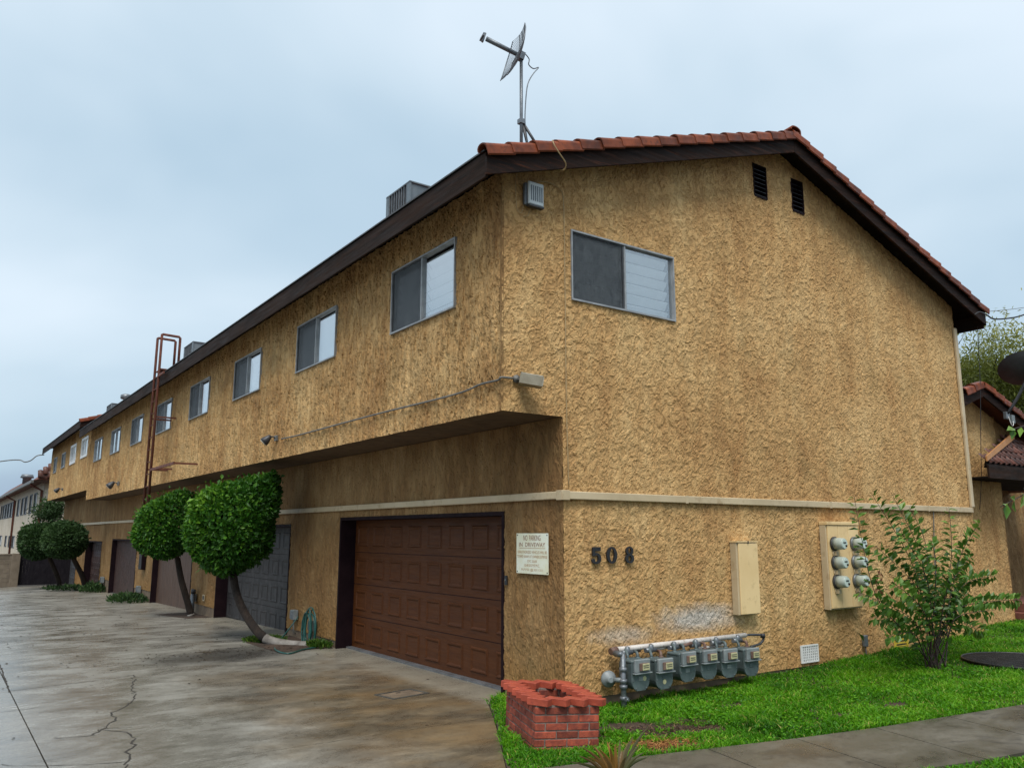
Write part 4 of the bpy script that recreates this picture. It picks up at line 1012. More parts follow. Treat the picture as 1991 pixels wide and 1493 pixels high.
# -- rusty wall ladder
LX = -1.36
la = thing('wall_ladder', 'rusty red steel ladder fixed to the upper wall with hoops over the eave', 'ladder', (LX, 15.0, 2.45))
y_a, y_b = 14.72, 15.22
ztop = 6.78-2.45
for yy in (y_a-15, y_b-15):
    m = MB(); m.tube([(0, yy, 0), (0, yy, ztop-.02), (.0, yy, ztop), (.02, yy, ztop+.015), (.42, yy-.0, ztop-.0), (.45, yy, ztop-.03), (.45, yy, roof_top(LX+.45, .014)-2.45)], .034, 6); m.build('rail', M_RUST, la)
for i in range(11):
    z = .15+i*.31; m = MB(); m.tube([(0, y_a-15, z), (0, y_b-15, z)], .014, 6); m.build('rung', M_RUST, la)
for z in (.86,):
    m = MB(); m.box((-.03, -2.75, z-.03), (.0, y_a-15-.02, z+.03)); m.build('stay_arm', M_RUST, la)
    m = MB(); m.box((.001, -2.75, z-.02), (-OV-.02-LX, -2.70, z+.02)); m.build('stay_bracket', M_RUST, la)
for z in (.9, 2.2):
    for yy in (y_a-15, y_b-15):
        m = MB(); m.box((.02, yy-.015, z-.02), (-OV-.022-LX, yy+.015, z+.02)); m.build('standoff', M_RUST, la)
m = MB(); m.box((-.02, y_a-15.6, 3.22), (.012, y_a-15.03, 3.28)); m.build('eave_bracket', M_RUST, la)
m = MB(); m.box((.03, y_a-15-.03, 3.42), (.55, y_b-15+.03, 3.45)); m.build('landing_plate', M_RUST, la)

# -- overhead wires
def wire(pts, r, lab, mat=None): return tag(bolt_tube(spline(pts, 6), r, 'wire', mat or M_CBLK, None, 6), lab, 'wire')
wire([bp((1895, 612), 'Y', -.42), bp((1904, 607), 'Y', -.45), bp((1918, 612), 'Y', -.45), bp((1932, 620), 'Y', -.5), bp((1960, 619), 'Y', -.6), bp((1991, 612), 'Y', -.7), bp((2060, 585), 'Y', -1)], .014, 'thick black service wire leaving the right eave corner')
wire([bp((1905, 607), 'Y', 3), bp((1950, 603), 'Y', 3), bp((2000, 597), 'Y', 3), bp((2200, 570), 'Y', 3)], .009, 'thin pale wire in the sky right of the eave', M_CGREY)
wire([bp((1874, 641), 'Y', .2), bp((1872, 655), 'Y', .2), bp((1864, 668), 'Y', .2), bp((1860, 674), 'Y', .2)], .007, 'short loose wire under the right eave by the corner', M_CGREY)
wire([bp((1901, 635), 'Y', -.2), bp((1902, 660), 'Y', -.2), bp((1903, 690), 'Y', -.1), bp((1906, 750), 'Y', -.08), bp((1907, 860), 'Y', .0), bp((1908, 930), 'Y', .1), bp((1905, 990), 'Y', .2)], .006, 'thin dark wire hanging from the right eave down past the low roof', M_CBLK)
wire([bp((86, 884), 'Y', 43), bp((72, 886), 'Y', 43), bp((60, 895), 'Y', 43), bp((48, 898), 'Y', 43.5), bp((36, 894), 'Y', 44), bp((0, 897), 'Y', 46), bp((-120, 915), 'Y', 50)], .03, 'black overhead wire from the far roof end to the left', M_CGREY)

# ================================================================ BRICK PLANTER
ang = math.radians(-19); PX0 = on((1038, 1462), lambda q: -.11)
pl = thing('brick_planter', 'red brick planter box with zigzag capping bricks at the lawn corner', 'planter', (PX0.x, PX0.y, -.14), (0, math.radians(2.5), ang))
pw, pdp, ch = .60, .93, .0665
bl, bh, bw = .196, .056, .09
def brick_mesh(l, h, w_, mat, seed=0):
    m = MB(); m.box((-l/2, -w_/2, 0), (l/2, w_/2, h), .004); me = m.mesh('brick'); r = random.Random(seed)
    for v in me.vertices: v.co += Vector((r.uniform(-1, 1), r.uniform(-1, 1), r.uniform(-1, 1)))*.0016
    me.materials.append(mat); return me
BR = [brick_mesh(bl, bh, bw, M_BRICK, i) for i in range(3)]; BRH = [brick_mesh(bw, bh, bw, M_BRICK, 9+i) for i in range(2)]
CAP = [brick_mesh(.205, .060, .095, M_BRICKC, 20+i) for i in range(3)]
m = MB()
for (a, c, d, e) in ((.007, .085, .007, pdp-.007), (pw-.085, pw-.007, .007, pdp-.007), (.0855, pw-.0855, .007, .085), (.0855, pw-.0855, pdp-.085, pdp-.007)): m.box((a, d, 0), (c, e, 6*ch+.012))
m.build('mortar', M_MORTAR, pl)
m = MB(); m.box((.085, .085, 0), (pw-.085, pdp-.085, .26)); m.build('planter_soil', M_SOIL, pl)
def put(me, x, y, z, rz=0, nm='brick'):
    o = bpy.data.objects.new(nm, me); COL.objects.link(o); o.parent = pl
    o.location = (x+random.uniform(-.002, .002), y+random.uniform(-.002, .002), z+random.uniform(-.0015, .0015)); o.rotation_euler = (random.uniform(-.01, .01), random.uniform(-.01, .01), rz+random.uniform(-.012, .012)); return o
for c in range(6):
    z = .006+c*ch; off = (c % 2)
    for (length, fx) in ((pw, 0), (pw, 1), (pdp, 2), (pdp, 3)):
        s = bw+.01 if (fx > 1) else 0.0; e = length-(bw+.01 if fx > 1 else 0)
        p = s; first = True
        while p < e-.03:
            l = bl if not (first and off) else bw
            if p+l > e: l = e-p
            if l > .045:
                mid = p+l/2
                if fx == 0: X, Y, R_ = mid, bw/2, 0
                elif fx == 1: X, Y, R_ = mid, pdp-bw/2, 0
                elif fx == 2: X, Y, R_ = bw/2, mid, math.pi/2
                else: X, Y, R_ = pw-bw/2, mid, math.pi/2
                o = put(random.choice(BR), X, Y, z, R_); o.scale = (l/bl, 1, 1)
            p += l+.0105; first = False
zt = 6*ch+.01
for i in range(4): put(random.choice(CAP), .045+i*.170, .030, zt, math.radians(-45), 'cap_brick')
for i in range(4): put(random.choice(CAP), .045+i*.170, pdp-.03, zt, math.radians(-45), 'cap_brick')
for i in range(5):
    y = .03+.145*(i+1)
    put(random.choice(CAP), .030, y, zt+.002, math.radians(-45), 'cap_brick'); put(random.choice(CAP), pw-.03, y, zt+.002, math.radians(-45), 'cap_brick')
inv_pl = None
def in_planter(x, y):
    dx, dy = x-PX0.x, y-PX0.y; a = dx*math.cos(ang)+dy*math.sin(ang); c = -dx*math.sin(ang)+dy*math.cos(ang)
    return (a > -.03) & (a < pw+.03) & (c > -.03) & (c < pdp+.03)

# ================================================================ GROUND FITTINGS
uc = thing('utility_cover', 'rectangular metal utility cover set in the driveway before the brown door', 'utility cover', (-.92, 1.93, gz(2)), (0, 0, math.radians(10)))
m = MB(); 
for (a, c, d, e) in ((-.27, .27, -.19, -.155), (-.27, .27, .155, .19), (-.27, -.235, -.154, .154), (.235, .27, -.154, .154)): m.box((a, d, -.02), (c, e, .009))
m.build('cover_frame', M_IRON, uc)
m = MB(); m.box((-.228, -.148, -.02), (.228, .148, .005), .003); m.build('cover_lid', M_CONC, uc)
m = MB(); m.box((-.03, .07, .0055), (.03, .095, .008)); m.build('lift_slot', M_BLACK, uc)
LC = on((1997, 1284), lambda q: lz(q.x)+.03)
lid = thing('mesh_lid', 'large round black mesh lid lying flat on the lawn at right', 'lid', (LC.x, LC.y, lz(LC.x)+.018))
m = MB(); ring = [(math.cos(a)*.78, math.sin(a)*.78, .012) for a in [2*math.pi*k/48 for k in range(49)]]; m.tube(ring, .012, 6, False); m.build('rim', M_BLACK, lid)
m = MB()
for i in range(-10, 11):
    t = i*.07; e = math.sqrt(max(0, .76**2-t*t))
    m.box((t-.008, -e, .012), (t+.008, e, .018)); m.box((-e, t-.008, .004), (e, t+.008, .0115))
tag(m.build('wire_mesh', M_DKMETAL, lid), kind='stuff')
m = MB(); m.lathe((0, 0, -.012), (0, 0, 1), [(.77, 0), (.77, .01)], 40); m.build('underlay', M_SOIL, lid)

# ================================================================ VEGETATION
def leaf_mesh(name, P, D, Nn, L, Wd, T, mat, parent=None, fold=.18, curl=.0):
    """P base (n,3), D direction, Nn normal, L length, Wd width -> folded 5-point leaves"""
    P, D, Nn = (np.asarray(a, float) for a in (P, D, Nn)); n = len(P)
    D = D/np.linalg.norm(D, axis=1, keepdims=True); S = np.cross(D, Nn); S /= np.linalg.norm(S, axis=1, keepdims=True)+1e-9; U = np.cross(S, D)
    L = np.broadcast_to(np.asarray(L, float), (n,))[:, None]; Wd = np.broadcast_to(np.asarray(Wd, float), (n,))[:, None]
    mid = P + D*L*.48; q = U*Wd*fold
    V = np.stack([P, mid+S*Wd*.5+q, P+D*L+U*L*curl, mid-S*Wd*.5+q], 1).reshape(-1, 3)
    b_ = np.arange(n)*4
    Fq = np.concatenate([np.stack([b_, b_+1, b_+2], 1), np.stack([b_, b_+2, b_+3], 1)])
    return np_mesh(name, V, Fq, mat, {'tint': np.repeat(T, 4)}, parent)
def unit(n):
    a = RNG.normal(size=(n, 3)); return a/np.linalg.norm(a, axis=1, keepdims=True)
def lumps(d, seed, k=14, amp=.1):
    r = np.random.default_rng(seed); c = r.normal(size=(k, 3)); c /= np.linalg.norm(c, axis=1, keepdims=True); s = r.uniform(-1, 1, k)
    return 1+amp*(np.exp(-((d[:, None, :]-c[None])**2).sum(2)/.18)*s).sum(1)
def crown(name, C, R, n, leaf, parent, mat, seed, shape=2.6, lean=(0, 0), amp=.1, thick=.22, tilt=0.0, egg=.18, outline=None):
    d = unit(n); r = np.asarray(R, float)
    p = (np.abs(d)**shape).sum(1)**(-1/shape)                         # clipped, boxy ball
    rad = p*lumps(d, seed, amp=amp)*(1-thick*RNG.random(n)**1.8)
    base = d*rad[:, None]*r
    if outline is not None:                                            # measured silhouette in the plane facing the drive, real depth behind it
        (cx_, cy_), pts_, dep = outline; e = np.array(pts_, float)-np.array([cx_, cy_]); e[:, 1] *= -1; e *= .84
        ang_ = np.arctan2(e[:, 1], e[:, 0]); rr_ = np.hypot(e[:, 0], e[:, 1])*dep/F_PX; o_ = np.argsort(ang_); ang_, rr_ = ang_[o_], rr_[o_]
        ang_ = np.concatenate([ang_-2*np.pi, ang_, ang_+2*np.pi]); rr_ = np.tile(rr_, 3)
        rh = np.array([rt.x, rt.y, 0]); rh /= np.linalg.norm(rh); fh = np.array([fw.x, fw.y, 0]); fh /= np.linalg.norm(fh)
        a_ = RNG.random(n)*2*np.pi; c_ = RNG.uniform(-1, 1, n); R2 = np.interp(a_, ang_, rr_); k_ = (1-np.abs(c_)**2.3)**(1/2.3)
        sh_ = (lumps(np.stack([np.cos(a_)*k_, np.sin(a_)*k_, c_], 1), seed, 30, .13))*(1-thick*RNG.random(n)**1.8)
        base = (rh*(np.cos(a_)*k_*R2*sh_)[:, None]+np.array([0, 0, 1.])*(np.sin(a_)*k_*R2*sh_)[:, None]+fh*(c_*r[1]*sh_)[:, None])
        d = base/(np.linalg.norm(base, axis=1, keepdims=True)+1e-9); tilt = 0; egg = 0; lean = (0, 0)
    zz = np.clip(-base[:, 2]/r[2], 0, 1); base[:, :2] *= (1-egg*zz*zz)[:, None]; base[:, 2] += tilt*(base[:, 0]*rt.x+base[:, 1]*rt.y)*np.clip(.5+.5*base[:, 2]/r[2], 0, 1)
    base[:, 0] += lean[0]*base[:, 2]; base[:, 1] += lean[1]*base[:, 2]
    nr = d/r; nr /= np.linalg.norm(nr, axis=1, keepdims=True)
    D = nr*.55+unit(n)*.75+np.array([0, 0, .12]); Nn = nr*.8+unit(n)*.6
    # stray young shoots
    k = n//22; base[:k] += (nr[:k]+np.array([0, 0, .5]))*(RNG.random((k, 1))**2*.12+.01)
    cl = lumps(d*1.0, seed+5, 26, .5)
    T = np.clip(.30+.3*(cl-1)+.45*RNG.random(n)**2+.10*nr[:, 2]-.16*(nr[:, 0]) , 0, 1)  # lit top and drive side of the crown put into the leaf tint
    L = leaf*RNG.uniform(.7, 1.3, n)
    return leaf_mesh(name, base+np.asarray(C), D, Nn, L, L*.55, T, mat, parent)
def tree(name, label, base, path, r0, r1, C, R, n, leaf, seed, group, wash=.18, lean=(0, 0), mat=None, shape=2.6, kids=4, tilt=0.0, amp=.14, outline=None):
    b_ = Vector(base); t = thing(name, label, 'tree', b_, group=group)
    P = spline([Vector(p)-b_ for p in path], 7); k = len(P)
    rs = [r0+(r1-r0)*(i/(k-1)) for i in range(k)]
    kk = max(2, int(k*wash))
    if wash: MB().tube(P[:kk+1], [q*1.02 for q in rs[:kk+1]], 10).build('whitewashed_base', M_WHITEWASH, t)
    tk = MB().tube(P[kk if wash else 0:], rs[kk if wash else 0:], 10).build('trunk', M_BARK, t)
    Cc = Vector(C)-b_; rr = random.Random(seed)
    for i in range(kids):
        e = Cc+Vector((rr.uniform(-.4, .4)*R[0], rr.uniform(-.4, .4)*R[1], rr.uniform(-.1, .4)*R[2]))
        MB().tube(spline([P[-2], (P[-1]+e)/2+Vector((0, 0, .05)), e], 4), [r1*.7]*5+[r1*.5]*3+[r1*.3], 6).build('limb', M_BARK, t)
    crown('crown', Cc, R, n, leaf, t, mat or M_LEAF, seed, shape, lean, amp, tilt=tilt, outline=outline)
    return t
GT = 'clipped ball topped trees along the garage wall'
# nearest clipped tree
def bY(px, y): return tuple(bp(px, 'Y', y))
c1 = bp((452, 1014), 'Y', 8.0)
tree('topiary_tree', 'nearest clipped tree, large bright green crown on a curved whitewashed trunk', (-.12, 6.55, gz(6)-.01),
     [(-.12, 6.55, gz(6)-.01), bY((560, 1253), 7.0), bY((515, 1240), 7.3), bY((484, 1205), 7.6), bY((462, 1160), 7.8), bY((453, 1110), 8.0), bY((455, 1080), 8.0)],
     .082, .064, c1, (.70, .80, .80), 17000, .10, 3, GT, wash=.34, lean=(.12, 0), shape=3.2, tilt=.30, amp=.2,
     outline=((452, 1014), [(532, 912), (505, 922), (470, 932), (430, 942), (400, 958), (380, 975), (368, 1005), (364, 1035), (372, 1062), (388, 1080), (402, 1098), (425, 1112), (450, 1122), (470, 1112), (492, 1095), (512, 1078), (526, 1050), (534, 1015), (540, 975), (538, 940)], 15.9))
c2 = bp((322, 1030), 'Y', 14.0)
tree('topiary_tree', 'second clipped tree, darker crown on a thin trunk before the plank door', (-.30, 14.1, gz(14)),
     [(-.30, 14.1, gz(14)), bY((366, 1175), 14.1), bY((352, 1125), 14.0), bY((345, 1085), 14.0)],
     .085, .065, c2, (.58, .70, .72), 12000, .095, 11, GT, wash=.10, shape=3.0, tilt=.2, amp=.2,
     outline=((322, 1030), [(362, 968), (340, 963), (312, 968), (288, 980), (270, 1000), (263, 1030), (268, 1055), (282, 1074), (302, 1082), (325, 1090), (345, 1092), (362, 1080), (374, 1055), (380, 1025), (376, 990)], 21.6))
c3 = bp((126, 1050), 'Y', 29.6)
tree('topiary_tree', 'third clipped tree, farther right ball of the far pair', (-.35, 30.2, gz(30.2)),
     [(-.35, 30.2, gz(30.2)), bY((160, 1120), 30.0), bY((146, 1092), 29.8), bY((136, 1070), 29.7)],
     .11, .08, c3, (.74, .9, .70), 9000, .13, 19, GT, wash=0, mat=M_LEAFD, shape=2.3)
c4 = bp((76, 1052), 'Y', 32.5)
tree('topiary_tree', 'farthest clipped tree, dark crown in front of the black gate', (-.95, 33.0, gz(33)),
     [(-.95, 33.0, gz(33)), bY((112, 1122), 32.8), bY((102, 1098), 32.6), bY((92, 1075), 32.5)],
     .10, .08, c4, (.70, .9, .70), 8000, .14, 23, GT, wash=0, mat=M_LEAFD, shape=2.3)
def wild(name, label, base, H, C, R, n, leaf, seed, mat, cat='tree', trunk_r=.12, clumps=24, asp=.35, group=None):
    b_ = Vector(base); t = thing(name, label, cat, b_, group=group); Cc = Vector(C)-b_; rr = np.random.default_rng(seed)
    MB().tube(spline([(0, 0, 0), (.1, .05, H*.3), tuple(Cc-Vector((0, 0, R[2]*.3)))], 6), [trunk_r*(1-.04*i) for i in range(13)], 8).build('trunk', M_BARK, t)
    cc = rr.normal(size=(clumps, 3))*.45*np.array(R); cc = np.clip(cc, -np.array(R), np.array(R))
    P = []; per = n//clumps
    for k in range(clumps):
        MB().tube(spline([tuple(Cc-Vector((0, 0, R[2]*.4))), tuple((Vector(cc[k])*.5+Cc)), tuple(Vector(cc[k])+Cc)], 3), [trunk_r*.3]*3+[trunk_r*.2]*3+[trunk_r*.12], 5).build('limb', M_BARK, t) if k < 9 else None
        P.append(cc[k]+rr.normal(size=(per, 3))*np.array(R)*.24)
    P = np.concatenate(P); m_ = len(P); D = rr.normal(size=(m_, 3)); D[:, 2] -= .3; Nn = rr.normal(size=(m_, 3)); Nn[:, 2] += 1
    T = np.clip(.35+.3*P[:, 2]/R[2]+.3*rr.random(m_), 0, 1); L = leaf*rr.uniform(.7, 1.3, m_)
    leaf_mesh('crown', P+np.array(Cc), D, Nn, L, L*asp, T, mat, t)
    return t
q = bp((103, 992), 'Y', 45)
wild('background_tree', 'dark loose tree rising behind the far end of the row', (q.x, 45, -1.0), 3, q, (.85, .8, .85), 2600, .18, 31, M_LEAFD)
q = bp((1925, 745), 'Y', 8.5)
wild('background_tree', 'pale leafy tree behind the low tiled roof at right', (q.x+.6, 8.5, -.3), 4, q, (2.6, 2.2, 1.9), 24000, .20, 37, M_LEAFW, clumps=52, asp=.26)
q2 = bp((2050, 790), 'Y', 6.5)
wild('background_tree', 'second leafy tree behind the satellite dish, lower and denser', (q2.x+.6, 6.5, -.3), 4, q2, (2.2, 1.8, 1.6), 15000, .17, 41, M_LEAFW, clumps=44, asp=.3)

# -- open shrub in front of the gable
sb_ = on((1818, 1300), lambda q: lz(q.x)); SHY = sb_.y
sh = thing('shrub', 'leafy green shrub with long arching shoots in front of the electric meters', 'shrub', (sb_.x, sb_.y, lz(sb_.x)))
def shr(px, dy=0): return bp(px, 'Y', SHY+dy)-Vector((sb_.x, sb_.y, lz(sb_.x)))
stems = [((1700, 1150), (1660, 962), .0), ((1775, 1100), (1695, 960), .15), ((1790, 1080), (1735, 962), -.15), ((1800, 1060), (1768, 985), .2), ((1800, 1120), (1750, 1030), -.3), ((1850, 1080), (1845, 985), .1),
         ((1868, 1080), (1905, 1015), -.1), ((1870, 1140), (1938, 1118), .25), ((1868, 1180), (1985, 1165), -.1), ((1860, 1200), (1935, 1185), -.35), ((1770, 1200), (1668, 1150), -.15), ((1765, 1210), (1690, 1200), .3),
         ((1790, 1150), (1702, 1060), .2), ((1820, 1100), (1810, 1050), -.35), ((1850, 1130), (1890, 1080), .35), ((1790, 1180), (1735, 1130), -.4), ((1840, 1150), (1870, 1105), -.3), ((1830, 1140), (1790, 1085), .35),
         ((1855, 1210), (1915, 1230), .1), ((1775, 1230), (1720, 1240), -.2), ((1820, 1180), (1835, 1110), 0), ((1800, 1200), (1770, 1140), 0), ((1845, 1190), (1885, 1150), .15)]
P = []; D = []; Nn = []; T = []; Ls = []
for i, (mid, tip, dy) in enumerate(stems):
    rr = random.Random(i); b0 = Vector((rr.uniform(-.12, .12), rr.uniform(-.1, .1), -.02)); dd = dy
    pts = spline([b0, b0*.6+shr(mid, dd*.6)*.45+Vector((0, 0, .0)), shr(mid, dd*.7), shr(tip, dd)], 9); k = len(pts)
    MB().tube(pts, [.010*(1-.75*j/(k-1)) for j in range(k)], 5).build('stem', M_STEM, sh)
    tot = sum((pts[j+1]-pts[j]).length for j in range(k-1)); acc = 0; side = 1
    for j in range(k-1):
        seg = pts[j+1]-pts[j]; nl = max(1, int(seg.length/.040))
        for q_ in range(nl):
            f = (acc+seg.length*q_/nl)/tot
            if f < .30: continue
            dirn = seg.normalized(); sd = dirn.cross(fw).normalized()*side; side = -side
            for rep in range(2):
                a = (sd*rr.uniform(.6, 1)+dirn*rr.uniform(.25, .6)-fw*rr.uniform(-.7, .7)+Vector((0, 0, rr.uniform(-.25, .15)))).normalized()
                P.append(pts[j]+seg*(q_/nl)+a*(.0 if rep == 0 else .025)); D.append(a); nn_ = Vector((rr.uniform(-.4, .4), rr.uniform(-.6, .2), 1)); Nn.append(nn_)
                Ls.append(rr.uniform(.10, .145)*(1.0 if f < .93 else .75)); T.append(min(1, max(0, .25+.45*f*f+rr.uniform(-.2, .25)-.2*(dy > .1))))
        acc += seg.length
for i in range(230):                                                         # twiggy leafy middle
    rr = random.Random(900+i); c = shr((rr.gauss(1815, 42), rr.gauss(1150, 55)), rr.gauss(0, .28)); a = Vector((rr.gauss(0, 1), rr.gauss(0, 1), rr.gauss(0, .6))).normalized()
    P.append(c); D.append(a); Nn.append(Vector((rr.uniform(-.5, .5), rr.uniform(-.5, .5), 1))); Ls.append(rr.uniform(.08, .12)); T.append(rr.uniform(.05, .6))
leaf_mesh('foliage', [tuple(p) for p in P], [tuple(p) for p in D], [tuple(p) for p in Nn], np.array(Ls), np.array(Ls)*.60, np.array(T), M_LEAF2, sh, fold=.14, curl=-.12)
P = []; D = []
for i in range(26):
    c = shr((1707+random.uniform(-4, 6), 1105+i*2.1), -.05); P.append(tuple(c)); D.append((random.uniform(-.5, .5), random.uniform(-.5, .5), -1))
leaf_mesh('dry_leaves', P, D, RNG.normal(size=(26, 3)), .07, .026, np.zeros(26), M_BROWNLEAF, sh)

# -- overhanging branch at the right edge, from a tree standing just outside the view
tb = bp((2230, 1300), 'Y', -3.6); tb.z = lz(tb.x)
bt = thing('street_tree', 'leafy branches reaching in at the right edge of the view', 'tree', tb)
top = bp((2200, 800), 'Y', -3.6)-tb
MB().tube(spline([(0, 0, -.05), tuple(top*.5+Vector((.05, 0, 0))), tuple(top)], 6), [.07-.002*i for i in range(13)], 8).build('trunk', M_BARK, bt)
P = []; D = []; Ls = []; T = []
for k_i, (a_, b_2, nl) in enumerate((((2120, 900), (1945, 985), 26), ((2120, 800), (1962, 836), 20), ((2130, 860), (1990, 950), 18), ((2140, 820), (2010, 860), 18))):
    A = bp((2205, (a_[1]+900)/2), 'Y', -3.6)-tb; Bm = bp(a_, 'Y', -3.6)-tb; Bt = bp(b_2, 'Y', -3.6)-tb
    pts = spline([A, Bm, Bt], 10); MB().tube(pts, [.016*(1-.8*j/(len(pts)-1)) for j in range(len(pts))], 5).build('branch', M_STEM, bt)
    for i in range(nl):
        f = .35+.65*i/(nl-1); j = min(len(pts)-2, int(f*(len(pts)-1))); dr_ = (pts[j+1]-pts[j]).normalized(); sd = dr_.cross(fw).normalized()*(1 if i % 2 else -1)
        P.append(tuple(pts[j]+dr_*random.uniform(0, .03))); D.append(tuple(sd*random.uniform(.3, 1)+dr_*random.uniform(.3, .9)-fw*random.uniform(-.3, .5)+Vector((0, 0, -.25)))); Ls.append(random.uniform(.12, .17)); T.append(random.uniform(.35, .95))
n_ = len(P); NN = RNG.normal(size=(n_, 3))*.5+np.array([-.2, -.4, .9])
leaf_mesh('foliage', P, D, NN, np.array(Ls), np.array(Ls)*.42, np.array(T), M_LEAF2, bt, fold=.16, curl=-.1)

# -- strap-leaved plant at the bottom edge
fb = on((1198, 1530), lambda q: lz(q.x))
fx = thing('flax_plant', 'bronze and green strap leaved plant at the sidewalk edge', 'plant', fb)
for i, (tx, ty, dd, tn) in enumerate(((1125, 1468, 0, .5), (1133, 1452, .05, .6), (1152, 1448, .1, .7), (1165, 1455, -.05, .85), (1180, 1440, .1, .95), (1186, 1452, -.1, .9), (1196, 1446, .05, .8), (1210, 1456, 0, .6), (1224, 1440, .1, .35), (1232, 1430, .15, .3),
        (1243, 1447, .05, .25), (1252, 1462, -.05, .2), (1262, 1470, 0, .15), (1262, 1410, .3, .25), (1108, 1480, 0, .2), (1205, 1438, .2, .3), (1142, 1470, -.1, .9), (1218, 1470, -.15, .4), (1172, 1470, -.2, .7))):
    tp = bp((tx, ty), 'Y', fb.y+dd)-fb; b0 = Vector((random.uniform(-.05, .05), random.uniform(-.05, .05), 0)); md = (b0+tp)*.5+Vector((0, 0, .05)); pts = spline([b0, md, tp], 5)
    sd = tp.cross(fw).normalized(); V = []; k = len(pts)
    for j, p in enumerate(pts):
        w_ = .017*(1-(j/(k-1))**2)+.001; V += [tuple(p-sd*w_), tuple(p+Vector((-fw.x, -fw.y, 0))*.004), tuple(p+sd*w_)]
    Fq = [(3*j+c, 3*j+c+1, 3*j+c+4, 3*j+c+3) for j in range(k-1) for c in (0, 1)]
    np_mesh('leaf', np.array(V), np.array(Fq), M_FLAX, {'tint': np.full(len(V), tn)}, fx)

# -- weeds at the foot of the garage wall
def weed(name, label, c, r, n, L, mat, h=.1, cat='weeds', grp=None):
    t = thing(name, label, cat, c, group=grp); a = RNG.random(n)*6.283; rr = np.sqrt(RNG.random(n)); P = np.stack([np.cos(a)*rr*r[0], np.sin(a)*rr*r[1], RNG.random(n)*h*(1-rr*.7)], 1)
    D = np.stack([np.cos(a)*.6, np.sin(a)*.6, .5+RNG.random(n)], 1)+RNG.normal(size=(n, 3))*.4; Nn = RNG.normal(size=(n, 3))+np.array([0, 0, 1.])
    leaf_mesh('weed_leaves', P, D, Nn, L*RNG.uniform(.6, 1.3, n), L*.45, RNG.random(n), mat, t); return t
weed('weed_patch', 'dark leafy weeds spilling onto the drive by the third pier', (-.42, 21.2, gz(21)), (.55, 1.1), 700, .13, M_LEAFD, .28)
weed('weed_patch', 'low bright grass tuft at the foot of the nearest tree', (-.62, 7.75, gz(7)), (.36, .42), 900, .06, M_WEED, .04)
weed('weed_patch', 'green weeds growing under the coiled hose by the wall', (-.16, 6.35, gz(6)), (.16, .30), 260, .09, M_WEED, .10)
weed('weed_patch', 'small dark weeds round the base of the far pair of trees', (-.75, 32, gz(32)), (.9, 1.8), 500, .14, M_LEAFD, .10)
weed('weed_patch', 'dark plant clump with hose by the fifth garage pier', (-.30, 28.6, gz(28.6)), (.45, .8), 500, .16, M_LEAFD, .38)
sp = MB(); sp.add([(-.95, 6.15, gz(6)+.004), (-.003, 6.15, gz(6)+.004), (-.003, 8.2, gz(8)+.004), (-.75, 8.2, gz(8)+.004), (-1.0, 7.6, gz(7)+.004)], [(0, 1, 2, 3, 4)])
sp.build('tree_pit', M_SOIL, drive)
sp = MB(); sp.add([(-.55, 13.4, gz(13.4)+.004), (-.003, 13.4, gz(13.4)+.004), (-.003, 15.4, gz(15.4)+.004), (-.9, 15.2, gz(15.2)+.004)], [(0, 1, 2, 3)]); sp.build('tree_pit', M_SOIL, drive)

# -- hose, taps and service boxes on the piers
hs = thing('garden_hose', 'green garden hose coiled on the wall beside the brown garage door', 'hose', (-.10, 6.6, .1))
loops = MB()
ho = Vector((-.10, 6.6, .1))
for k in range(7):
    c = bp((603+random.uniform(-4, 4), 1220+random.uniform(-3, 5)), 'X', -.13); ry = random.uniform(.10, .26); rz = random.uniform(.26, .36); pts = []
    for j in range(25):
        a = 2*math.pi*j/24; pts.append(c-ho+Vector((random.uniform(-.006, .006)-.01*k, ry*math.cos(a), rz*math.sin(a)-(.0 if math.sin(a) > 0 else .02))))
    MB().tube(pts, .012, 6, False).build('coil', M_HOSE, hs)
tp = [bp((580, 1198), 'X', -.12), bp((560, 1225), 'X', -.3), bp((540, 1250), 'X', -.45)]; g1 = [on((535, 1262), lambda q: gz(q.y)+.015), on((560, 1270), lambda q: gz(q.y)+.015), on((590, 1262), lambda q: gz(q.y)+.015), on((615, 1258), lambda q: gz(q.y)+.015)]
MB().tube(spline([p-ho for p in tp+g1], 6), .012, 6).build('trailing_hose', M_HOSE, hs)
def service(y, z, lab, k=1.0):
    t = thing('service_box', lab, 'service box', (-.018, y, z))
    m = MB(); m.box((-.09*k, -.09*k, 0), (0, .09*k, .17*k), .006); m.build('box_body', M_GASL, t)
    m = MB(); m.box((-.10*k, -.08*k, .02*k), (-.0905*k, .08*k, .15*k)); m.build('box_lid', M_GALV, t)
    m = MB(); m.tube([(-.045*k, 0, 0), (-.045*k, 0, -.22*k), (.0, 0, -.26*k)], .014*k, 6); m.build('conduit', M_CGREY, t)
service(7.85, .20, 'grey service box left of the coiled hose on the first pier'); service(6.95, .08, 'grey service box just behind the coiled hose')
service(14.9, .06, 'grey service box on the pier behind the second tree', 1.1); service(21.6, -.1, 'service box on the third pier above the weeds', 1.2); service(28.4, -.12, 'service box low on the fourth pier', 1.3)
def vent_sq(y, z, lab):
    t = thing('wall_vent', lab, 'vent', (-.016, y, z)); m = MB(); m.box((-.012, -.09, 0), (0, .09, .15), .003); m.build('vent_plate', M_TRIM, t)
    for i in range(2): m = MB(); m.box((-.016, -.06+i*.07, .03), (-.0125, -.01+i*.07, .12)); m.build('slot', M_DKMETAL, t)
vent_sq(14.15, .12, 'small square vent on the pier behind the second tree')
tpz = thing('standpipe', 'grey standpipe with tap on the pier behind the second tree', 'pipe', (-.12, 14.75, gz(14.7)))
